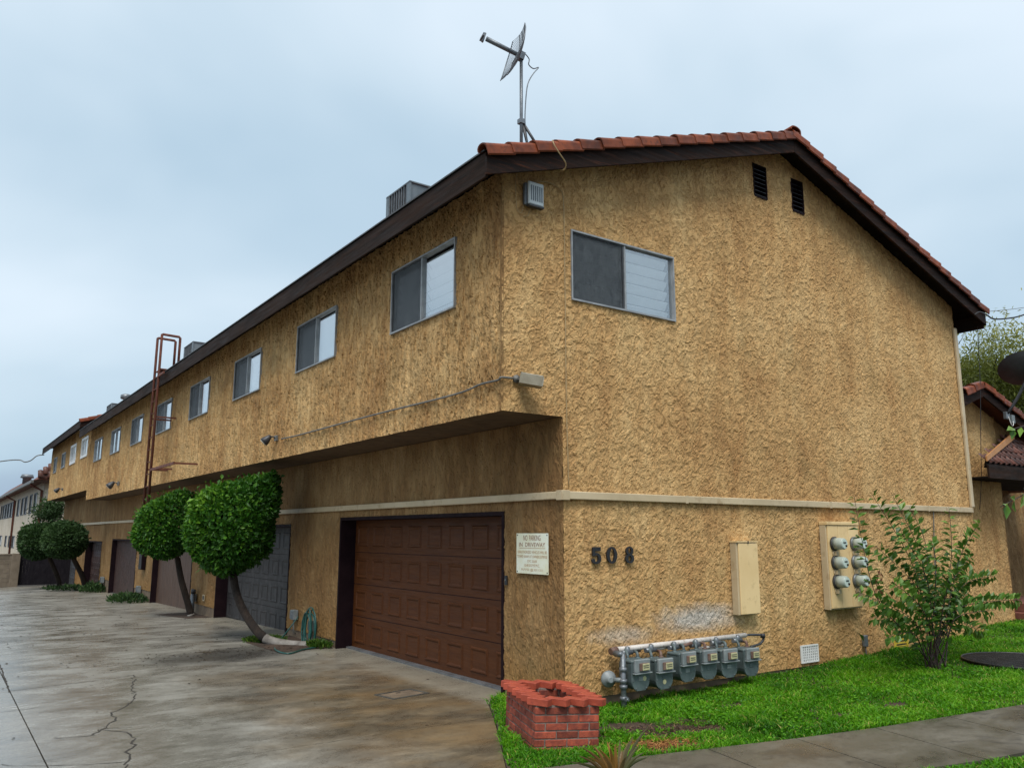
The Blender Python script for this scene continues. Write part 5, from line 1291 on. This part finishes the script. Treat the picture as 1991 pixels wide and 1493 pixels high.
m = MB(); m.tube([(0, 0, -.05), (0, 0, .55)], .045, 8); m.build('pipe', M_GALV, tpz); m = MB(); m.tube([(0, -.14, .58), (0, .14, .58)], .03, 8); m.lathe((0, 0, .5), (0, 0, 1), [(.06, 0), (.06, .1)], 8); m.build('tap_head', M_DKMETAL, tpz)
bx = thing('wall_box', 'tall dark box mounted on the pier by the plank door', 'wall box', (-.014, 21.35, .62))
m = MB(); m.box((-.12, -.22, 0), (0, .22, .62), .01); m.build('box_body', M_JAMB, bx); m = MB(); m.box((-.13, -.2, .02), (-.1205, .2, .6)); m.build('box_door', M_BLACK, bx)

# ================================================================ LOW HOUSE AT RIGHT
lh = thing('low_house', 'low tan stucco unit with tiled gable adjoining the building at right', 'house', (9.2, .3, 0))
LO = Vector((9.2, .3, 0))
def Lh(x, y, z): return (x-LO.x, y-LO.y, z)
hx = 9.94; hz = 4.50
def hroof(x): return hz-.333*abs(x-hx)
us = lines(9.16, 10.97, .022); zs = lines(0.05, 4.4, .022)
wall('front_wall', M_STUC_G, lh, us, zs, lambda u, z: np.stack([u-LO.x, np.zeros_like(u), z], 1), (), lambda u: hz-.2-.333*np.abs(u-hx))
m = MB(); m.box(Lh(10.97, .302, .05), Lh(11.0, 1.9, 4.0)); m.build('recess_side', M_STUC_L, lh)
us = lines(11.0, 16, .05); zs = lines(0.05, 4.2, .05)
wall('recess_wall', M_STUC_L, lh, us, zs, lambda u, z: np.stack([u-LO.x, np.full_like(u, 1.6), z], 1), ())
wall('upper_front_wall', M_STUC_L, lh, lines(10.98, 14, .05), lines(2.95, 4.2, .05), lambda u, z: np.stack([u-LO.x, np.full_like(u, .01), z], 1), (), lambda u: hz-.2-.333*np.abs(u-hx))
m = MB(); prof = [(9.17, hroof(9.17)), (hx, hz), (15, hroof(15)), (15, hroof(15)-.1), (hx, hz-.1), (9.17, hroof(9.17)-.1)]
m.prism([Lh(x, .0, z) for x, z in prof], (0, 6, 0)); lr = m.build('roof', M_ROOF, lh)
f = MB(); f.prism([Lh(9.17, -.03, hroof(9.17)-.24), Lh(hx-.001, -.03, hz-.24), Lh(hx-.001, -.03, hz-.03), Lh(9.17, -.03, hroof(9.17)-.03)], (0, .029, 0)); f.build('rake_board', M_WOODR, lr)
f = MB(); f.prism([Lh(hx+.001, -.03, hz-.24), Lh(14, -.03, hroof(14)-.24), Lh(14, -.03, hroof(14)-.03), Lh(hx+.001, -.03, hz-.03)], (0, .029, 0)); f.build('rake_board', M_WOODR, lr)
for side, n in ((1, 2), (-1, 12)):
    for i in range(n):
        s = i*.343
        if side > 0: x = hx-.72+s*math.cos(SL)
        else: x = hx+.02+s*math.cos(SL)+.36
        o = bpy.data.objects.new('tile', TILE); COL.objects.link(o); o.parent = lr; o.location = Lh(x, .0, hroof(x)-.0)
        o.rotation_euler = (0, -SL, 0)
        if side < 0: o.scale = (-1, 1, 1); o.rotation_euler = (0, SL, 0)
# lower tiled awning roof (steep), tiles in courses
ey, ez, ty, tz = -.22, 2.98, .29, 3.62
m = MB(); m.prism([Lh(9.36, ey, ez-.02), Lh(14.5, ey, ez-.02), Lh(14.5, ty, tz-.04), Lh(11.9, ty, tz-.04), Lh(9.9, -.02, 3.2)], (0, .05, -.05)); aw = m.build('awning_roof', M_SOFWOOD, lh)
m = MB(); m.box(Lh(9.36, ey-.035, 2.73), Lh(14.5, ey-.0, 2.955)); m.build('eave_fascia', M_WOOD, aw)
m = MB(); m.box(Lh(9.37, ey, 2.735), Lh(14.5, 1.6, 2.76)); m.build('awning_soffit', M_SOFWOOD, aw)
m = MB(); m.prism([Lh(9.33, ey-.01, 3.02), Lh(11.5, ty-.08, 3.60), Lh(11.5, ty-.08, 3.73), Lh(9.33, ey-.01, 3.11)], (0, -.03, 0)); m.build('flashing', M_FLASH, aw)
def s_tile():
    m = MB(); V = []; n = 9
    for yy, zz in ((0, .012), (.20, .0), (0, -.012)):
        for k in range(n):
            t = k/(n-1); V.append((t*.21, yy, zz+.024*math.sin(t*2*math.pi)))
    Fq = [(i, i+1, n+i+1, n+i) for i in range(n-1)]+[(i, 2*n+i, 2*n+i+1, i+1) for i in range(n-1)]
    m.add(V, Fq, True); me = m.mesh('roof_tile'); me.materials.append(M_TILE2); return me
ST = s_tile(); sl2 = math.atan2(tz-ez, ty-ey); LEN = math.hypot(tz-ez, ty-ey)
for r in range(5):
    dlen = r*LEN/5.0
    for c in range(16):
        x = 9.38+c*.20+(.06 if r % 2 else 0); 
        if x < 9.36+r*.44: continue
        o = bpy.data.objects.new('roof_tile', ST); COL.objects.link(o); o.parent = aw
        o.location = Lh(x, ey+.0+dlen*math.cos(sl2), ez+.035+dlen*math.sin(sl2)); o.rotation_euler = (sl2-.06, 0, 0)
st = thing('porch_step', 'red brown porch steps beside the low house wall', 'step', (11.3, -.1, lz(11)))
m = MB(); m.box((-.25, -.1, -.1), (2.5, .9, .14), .01); m.build('lower_tread', M_STEP, st); m = MB(); m.box((-.05, .2, .141), (2.5, 1.2, .30), .01); m.build('upper_tread', M_STEP, st)
# satellite dish on the low rake
ds = thing('satellite_dish', 'dark grey satellite dish on the low tiled rake at right edge', 'satellite dish', bp((1957, 806), 'Y', -.06))
do = Vector(ds.location); hub = bp((1997, 722), 'Y', -.42)-do; dn = (rt*.28+fw*.70+Vector((0, 0, .62))).normalized()
da = dn.cross(Vector((0, 0, 1))).normalized(); db = da.cross(dn).normalized()
m = MB(); V = [tuple(hub+dn*.0)]; rings_ = 6; ns = 32
for i in range(1, rings_+1):
    rr = i/rings_
    for k in range(ns):
        a = 2*math.pi*k/ns; V.append(tuple(hub+da*(.47*rr*math.cos(a))+db*(.40*rr*math.sin(a))+dn*(.12*rr*rr)))
Fq = [(0, 1+k, 1+(k+1) % ns) for k in range(ns)]+[(1+(i-1)*ns+k, 1+(i-1)*ns+(k+1) % ns, 1+i*ns+(k+1) % ns, 1+i*ns+k) for i in range(1, rings_) for k in range(ns)]
m.add(V, Fq, True); m.add([tuple(Vector(v)-dn*.012) for v in V], [f[::-1] for f in Fq], True); m.build('reflector', M_DISH, ds)
m = MB(); m.tube(spline([(0, -.02, .02), tuple(hub*.45+Vector((.0, -.05, -.02))), tuple(hub-dn*.10), tuple(hub-dn*.01)], 5), .026, 8); m.build('mast', M_DKMETAL, ds)
m = MB(); m.box((-.07, -.03, -.09), (.07, .03, .05), .005); m.build('foot_plate', M_GALV, ds)
m = MB(); m.box((.10, -.05, -.16), (.22, .0, .0), .008); m.build('cable_box', M_GASL, ds)
m = MB(); m.obox(hub-dn*.06, da*.05, db*.06, dn*.03); m.build('back_bracket', M_DKMETAL, ds)
m = MB(); m.tube(spline([(-.02, -.04, -.05), (.02, -.06, -.2), (.09, -.06, -.2), (.13, -.05, -.12)], 5), .006, 6); m.build('lead_cable', M_WHITE, ds)

# ================================================================ FAR LEFT: neighbour block, gate, block wall
XF = .05
fb_ = thing('neighbour_block', 'pale beige two storey neighbour building with red tile roof far left', 'building', (XF, 58, -1.2))
FB = Vector((XF, 58, -1.2))
def yat(px, z): return bp((px, 1000), 'X', XF).y
YN = yat(81, 0); YFAR = yat(-22, 0)
EZ = 5.1
def Fb(x, y, z): return (x-FB.x, y-FB.y, z-FB.z)
wins = []
for px0, px1 in ((74.5, 79), (63, 69), (55, 60), (46, 51), (39.5, 44.5), (32, 37), (24, 28.5), (19, 23.5), (14, 18.5), (9.5, 13.5), (5, 9), (1, 4)):
    wins.append((yat(px1, 0), yat(px0, 0), 3.15, 4.55))
low = []
for px0, px1 in ((29, 34), (22, 27), (15, 19), (4, 9), (-3, 1)): low.append((yat(px1, 0), yat(px0, 0), .55, 1.55))
us = lines(YN, YFAR, .8, [q for v in wins+low for q in v[:2]]); zs = lines(-1.2, EZ, .5, [.55, 1.55, 3.15, 4.55])
wall('facade', M_STUC_F, fb_, us, zs, lambda u, z: np.stack([np.zeros_like(u), u-FB.y, z-FB.z], 1), wins+low)
m = MB(); m.box(Fb(XF+.02, YN-.002, -1.2), Fb(XF+10, YN+.05, EZ)); m.build('end_wall', M_STUC_F, fb_)
for i, (y0, y1, z0, z1) in enumerate(wins+low):
    m = MB(); dpt = .14
    for (a, c, d, e) in ((y0, y1, z1-.07, z1), (y0, y1, z0, z0+.07), (y0, y0+.1, z0+.071, z1-.071), (y1-.1, y1, z0+.071, z1-.071), ((y0+y1)/2-.05, (y0+y1)/2+.05, z0+.071, z1-.071)): m.box(Fb(XF-.02, a, d), Fb(XF+dpt, c, e))
    wn = m.build('window', M_DKMETAL, fb_)
    ym = (y0+y1)/2
    m = MB(); m.box(Fb(XF+.03, y0+.1, z0+.07), Fb(XF+.04, ym-.05, z1-.07)); m.build('pane', M_BLIND, wn)
    m = MB(); m.box(Fb(XF+.03, ym+.05, z0+.07), Fb(XF+.04, y1-.1, z1-.07)); m.build('pane', M_DKMETAL, wn)
m = MB(); rf = [(XF-.7, EZ-.02), (XF+5, EZ+1.9), (XF+10.5, EZ-.02)]
m.add([Fb(rf[0][0], YN-.7, rf[0][1]), Fb(rf[2][0], YN-.7, rf[2][1]), Fb(rf[1][0], YN+4, rf[1][1]), Fb(rf[1][0], YFAR-4, rf[1][1]), Fb(rf[0][0], YFAR, rf[0][1]), Fb(rf[2][0], YFAR, rf[2][1])], [(0, 1, 2), (0, 2, 3, 4), (1, 5, 3, 2), (4, 3, 5), (0, 4, 5, 1)])
fr_ = m.build('roof', M_ROOF, fb_)
m = MB(); m.box(Fb(XF-.85, YN-.75, EZ-.16), Fb(XF-.705, YFAR, EZ+.02)); m.build('gutter', M_CGREY, fr_)
m = MB(); m.box(Fb(XF-.70, YN-.85, EZ-.16), Fb(XF+10.5, YN-.705, EZ+.02)); m.build('gutter', M_WOOD, fr_)
# two raised tile-hung gables above the eave (mansard pieces)
def tile_hood(y0, y1, zt_, lab):
    m = MB(); x0 = XF-.55
    m.add([Fb(x0, y0, EZ+.06), Fb(x0+4, y0, EZ+.06), Fb(x0+4, y1, EZ+.06), Fb(x0, y1, EZ+.06), Fb(x0+2.0, y0+1.2, zt_), Fb(x0+2.0, y1-1.2, zt_)], [(0, 4, 5, 3), (0, 1, 4), (1, 2, 5, 4), (2, 3, 5), (0, 3, 2, 1)])
    h = m.build('hood_roof', M_ROOF, fb_)
    for r in range(7):
        for c in range(7):
            f = r/7.0
            if c > 6-r*.6: continue
            o = bpy.data.objects.new('roof_tile', ST); COL.objects.link(o); o.parent = h
            o.scale = (3.0, 3.2, 4)
            o.location = Fb(x0+.05+f*2.0+c*.55, y0+f*1.2-.06, EZ+.16+f*(zt_-EZ-.1)); o.rotation_euler = (math.atan2(zt_-EZ, 1.2)*.92, 0, 0)
tile_hood(YN-.6, YN+9, EZ+1.75, '')
m = MB(); hy = yat(30, 0); m.add([Fb(XF-.5, hy, EZ+.05), Fb(XF-.5, hy+34, EZ+.05), Fb(XF+1.2, hy+8, EZ+1.6), Fb(XF+1.2, hy+28, EZ+1.6), Fb(XF+4, hy, EZ+.05), Fb(XF+4, hy+34, EZ+.05)], [(0, 1, 3, 2), (0, 2, 4), (2, 3, 5, 4), (1, 5, 3)]); m.build('hood_roof', M_TILE, fb_)
m = MB(); m.lathe(Fb(XF+.8, hy+3, EZ+1.0), (0, 0, 1), [(.35, 0), (.35, .5), (.55, .55), (.45, .85)], 12); m.build('roof_turbine', M_GALV, fb_)
for px in (80, 28.8):
    m = MB(); yy = yat(px, 0); m.tube([Fb(XF-.75, yy, EZ-.1), Fb(XF-.75, yy, EZ-.25), Fb(XF-.1, yy, EZ-.6), Fb(XF-.1, yy, -1.1)], .09, 6); m.build('downpipe', M_RUST, fb_)
gy = 36.3; gzv = gz(gy)
gt = thing('yard_gate', 'dark vertical board gate closing the far end of the driveway', 'gate', (-1.4, gy, gzv))
gx0 = bp((37, 1100), 'Y', gy).x; nb = 16
for i in range(nb):
    a = gx0+.02+(0-.25-gx0)*i/nb; c = gx0+.02+(0-.25-gx0)*(i+1)/nb
    m = MB(); m.box((a+1.4+.002, -.02, .06), (c+1.4-.002, .02, 1.42+random.uniform(-.03, .05))); m.build('board', M_GATE, gt)
for z in (.3, 1.1):
    m = MB(); m.box((gx0+1.43, .021, z), (1.14, .06, z+.1)); m.build('rail', M_GATE, gt)
bwl = thing('block_wall', 'low tan concrete block wall left of the dark gate', 'wall', (-4.5, gy, gzv))
me_b = MB(); me_b.box((-.195, -.1, 0), (.195, .1, .19), .006); MEB = me_b.mesh('block'); MEB.materials.append(M_BLOCK)
m = MB(); m.box((-7.9, -.09, -.1), (gx0+4.5-.02, .09, 1.38)); m.build('mortar_core', M_MORTAR, bwl)
for r in range(7):
    x = gx0-.2-(.2 if r % 2 else 0)
    while x > -7.6:
        o = bpy.data.objects.new('block', MEB); COL.objects.link(o); o.parent = bwl; o.location = (x+4.5, 0, .005+r*.2); x -= .4
m = MB(); m.box((-7.9, -.12, 1.39), (gx0+4.5, .12, 1.45), .008); m.build('wall_cap', M_BLOCK, bwl)
bp2 = MB(); bp2.box((-.33, -.25, -.1), (.0, -.101, 1.47), .01); bp2.build('pier', M_BLOCK, bwl, (gx0+4.5, 0, 0))

# ================================================================ GRASS AND MULCH
def bare(x, y):
    b_ = np.zeros_like(x)
    for px, rx, ry, s in (((1250, 1418), .55, .20, 1.0), ((1330, 1424), .45, .15, 1.0), ((1440, 1415), .35, .10, .8), ((1420, 1372), .16, .08, 1), ((1500, 1410), .3, .07, .8), ((1620, 1393), .25, .07, .9), ((1750, 1368), .22, .06, .9), ((1560, 1385), .2, .06, .6), ((1200, 1412), .3, .1, .9), ((1650, 1372), .2, .05, .5), ((1275, 1452), .40, .16, 1.0)):
        q = on(px, lambda q: lz(q.x)); dx = x-q.x; dy = y-q.y
        u = (dx*SD.x+dy*SD.y)/1.15; v_ = (dx*SN.x+dy*SN.y)/1.2
        b_ = np.maximum(b_, s*np.exp(-((u/rx)**2+(v_/ry)**2)))
    return b_
_r = np.random.default_rng(5); _k = _r.normal(size=(40, 2))*np.array([3.2, 3.2]); _ph = _r.random(40)*6.28
def fnoise(x, y, sc=1.0):
    s = np.zeros_like(x)
    for (a, c), p in zip(_k, _ph): s += np.sin((a*x+c*y)*sc+p)
    return s/math.sqrt(40)
def scatter_grass(n):
    x = []; y = []
    dens = []
    X = RNG.uniform(-3.6, 12.5, n); Y = RNG.uniform(-6.5, .98, n)
    ex_ = np.interp(Y, [e[1] for e in EDGE], [e[0] for e in EDGE])
    ok = (X > ex_+RNG.normal(size=n)*.03+.03) & ~in_walk(X, Y) & ~in_planter(X, Y)
    ok &= ~((Y > -.03) & (X > -.02)) | ((X > 9.3) & (Y < .25) & (X < 11))
    dist = np.hypot(X-CAM.x, Y-CAM.y); ok &= RNG.random(n) < np.clip(9.0/dist, 0, 1)**1.2
    # only where the camera could plausibly look (a little beyond the frame)
    dx, dy = X-CAM.x, Y-CAM.y; fwd = dx*math.sin(YAW)+dy*math.cos(YAW); lat = dx*math.cos(YAW)-dy*math.sin(YAW); ok &= (np.abs(lat) < fwd*.85+.5) & (fwd > 2)
    ok &= np.hypot(X-LC.x, Y-LC.y) > .79
    bb = bare(X, Y)*(1.0+.75*fnoise(X, Y, 4)); ok &= bb < RNG.uniform(.22, .62, n)
    ok &= np.hypot(X-sb_.x, Y-sb_.y) > .10
    return X[ok], Y[ok]
X, Y = scatter_grass(520000); n = len(X)
hgt = (.052+.016*fnoise(X, Y, 1.2))*RNG.uniform(.55, 1.35, n); hgt = np.clip(hgt, .02, .11)
nearw = np.exp(-np.abs(Y+.06)/.12)*(X > .2)*(X < 9); hgt *= 1+.5*nearw*RNG.random(n)
Z = np.array([lz(a) for a in X]); edge_d = X-np.interp(Y, [e[1] for e in EDGE], [e[0] for e in EDGE])
a = RNG.random(n)*6.283; wd = RNG.uniform(.0045, .0085, n); ln = RNG.normal(size=(n, 2))*.55
B = np.stack([X, Y, Z-.005], 1); side = np.stack([np.cos(a), np.sin(a), np.zeros(n)], 1)*wd[:, None]
mid = B+np.stack([ln[:, 0]*hgt*.35, ln[:, 1]*hgt*.35, hgt*.6], 1); tip = B+np.stack([ln[:, 0]*hgt*1.1, ln[:, 1]*hgt*1.1, hgt*RNG.uniform(.75, 1.0, n)], 1)
V = np.stack([B-side, B+side, mid+side*.8, mid-side*.8, tip], 1).reshape(-1, 3); i0 = np.arange(n)*5
Fq = np.concatenate([np.stack([i0, i0+1, i0+2], 1), np.stack([i0, i0+2, i0+3], 1), np.stack([i0+3, i0+2, i0+4], 1)])
tint = np.clip(.42+.16*fnoise(X, Y, .7)+.12*fnoise(X, Y, 2.5)+RNG.normal(size=n)*.16, 0, 1)
tint = np.clip(tint, 0, .86); tint[RNG.random(n) < .05] = .99
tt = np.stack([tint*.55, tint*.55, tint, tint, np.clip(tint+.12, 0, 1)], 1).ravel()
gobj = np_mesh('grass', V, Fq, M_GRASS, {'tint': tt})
tag(gobj, 'short bright green lawn grass between the building and the sidewalk', 'grass', kind='stuff')
# broad-leaved clover patches near the bare soil
nc = 9000; X = RNG.uniform(-.6, 5.5, nc); Y = RNG.uniform(-2.6, -.3, nc); ok = ~in_walk(X, Y) & ~in_planter(X, Y) & (fnoise(X, Y, 1.6) > .35) & (bare(X, Y) < .55); X, Y = X[ok], Y[ok]; n = len(X)
P = np.stack([X, Y, np.array([lz(q) for q in X])+RNG.uniform(.015, .06, n)], 1); Dd = np.stack([RNG.normal(size=n), RNG.normal(size=n), RNG.uniform(0, .6, n)], 1); Nn = RNG.normal(size=(n, 3))*.4+np.array([0, 0, 1.])
cl = leaf_mesh('clover', P, Dd, Nn, RNG.uniform(.025, .045, n), .026, RNG.random(n)*.7, M_GRASS); tag(cl, 'broad leaved clover mixed into the lawn near the bare soil', 'clover', kind='stuff')
q = on((1275, 1450), lambda q: lz(q.x)); n = 1500
P = np.stack([RNG.normal(size=n)*.24+q.x, RNG.normal(size=n)*.10+q.y, np.full(n, lz(q.x))+RNG.random(n)*.03], 1); P[:, 1] += (P[:, 0]-q.x)*-.2
Dd = np.stack([RNG.normal(size=n), RNG.normal(size=n), RNG.normal(size=n)*.15], 1)
ok = ~in_walk(P[:, 0], P[:, 1]); st_ = leaf_mesh('mulch', P[ok], Dd[ok], np.tile([0, 0, 1.], (ok.sum(), 1)), RNG.uniform(.03, .08, ok.sum()), .008, RNG.random(ok.sum()), M_STRAW)
tag(st_, 'orange straw mulch patch on the bare soil beside the sidewalk', 'mulch', kind='stuff')

# dead stalks and crumbs over the bare soil
P = []; n = 2200
q = on((1300, 1420), lambda q: lz(q.x)); X = q.x+RNG.normal(size=n)*.75; Y = q.y-.20*(X-q.x)+RNG.normal(size=n)*.16
ok = (bare(X, Y) > .12) & ~in_walk(X, Y) & ~in_planter(X, Y); X, Y = X[ok], Y[ok]; n = len(X)
Dd = np.stack([RNG.normal(size=n), RNG.normal(size=n), np.abs(RNG.normal(size=n))*.25], 1)
cr_ = leaf_mesh('dead_grass', np.stack([X, Y, np.array([lz(a_) for a_ in X])+RNG.random(n)*.012], 1), Dd, RNG.normal(size=(n, 3))+np.array([0, 0, 1.5]), RNG.uniform(.015, .06, n), RNG.uniform(.004, .014, n), RNG.random(n), leafmat('dead_grass_blades', (.030, .018, .011), (.085, .050, .026), (.20, .13, .06), .1, .8))
tag(cr_, 'dead brown grass and soil crumbs on the bare lawn patches', 'dead grass', kind='stuff')
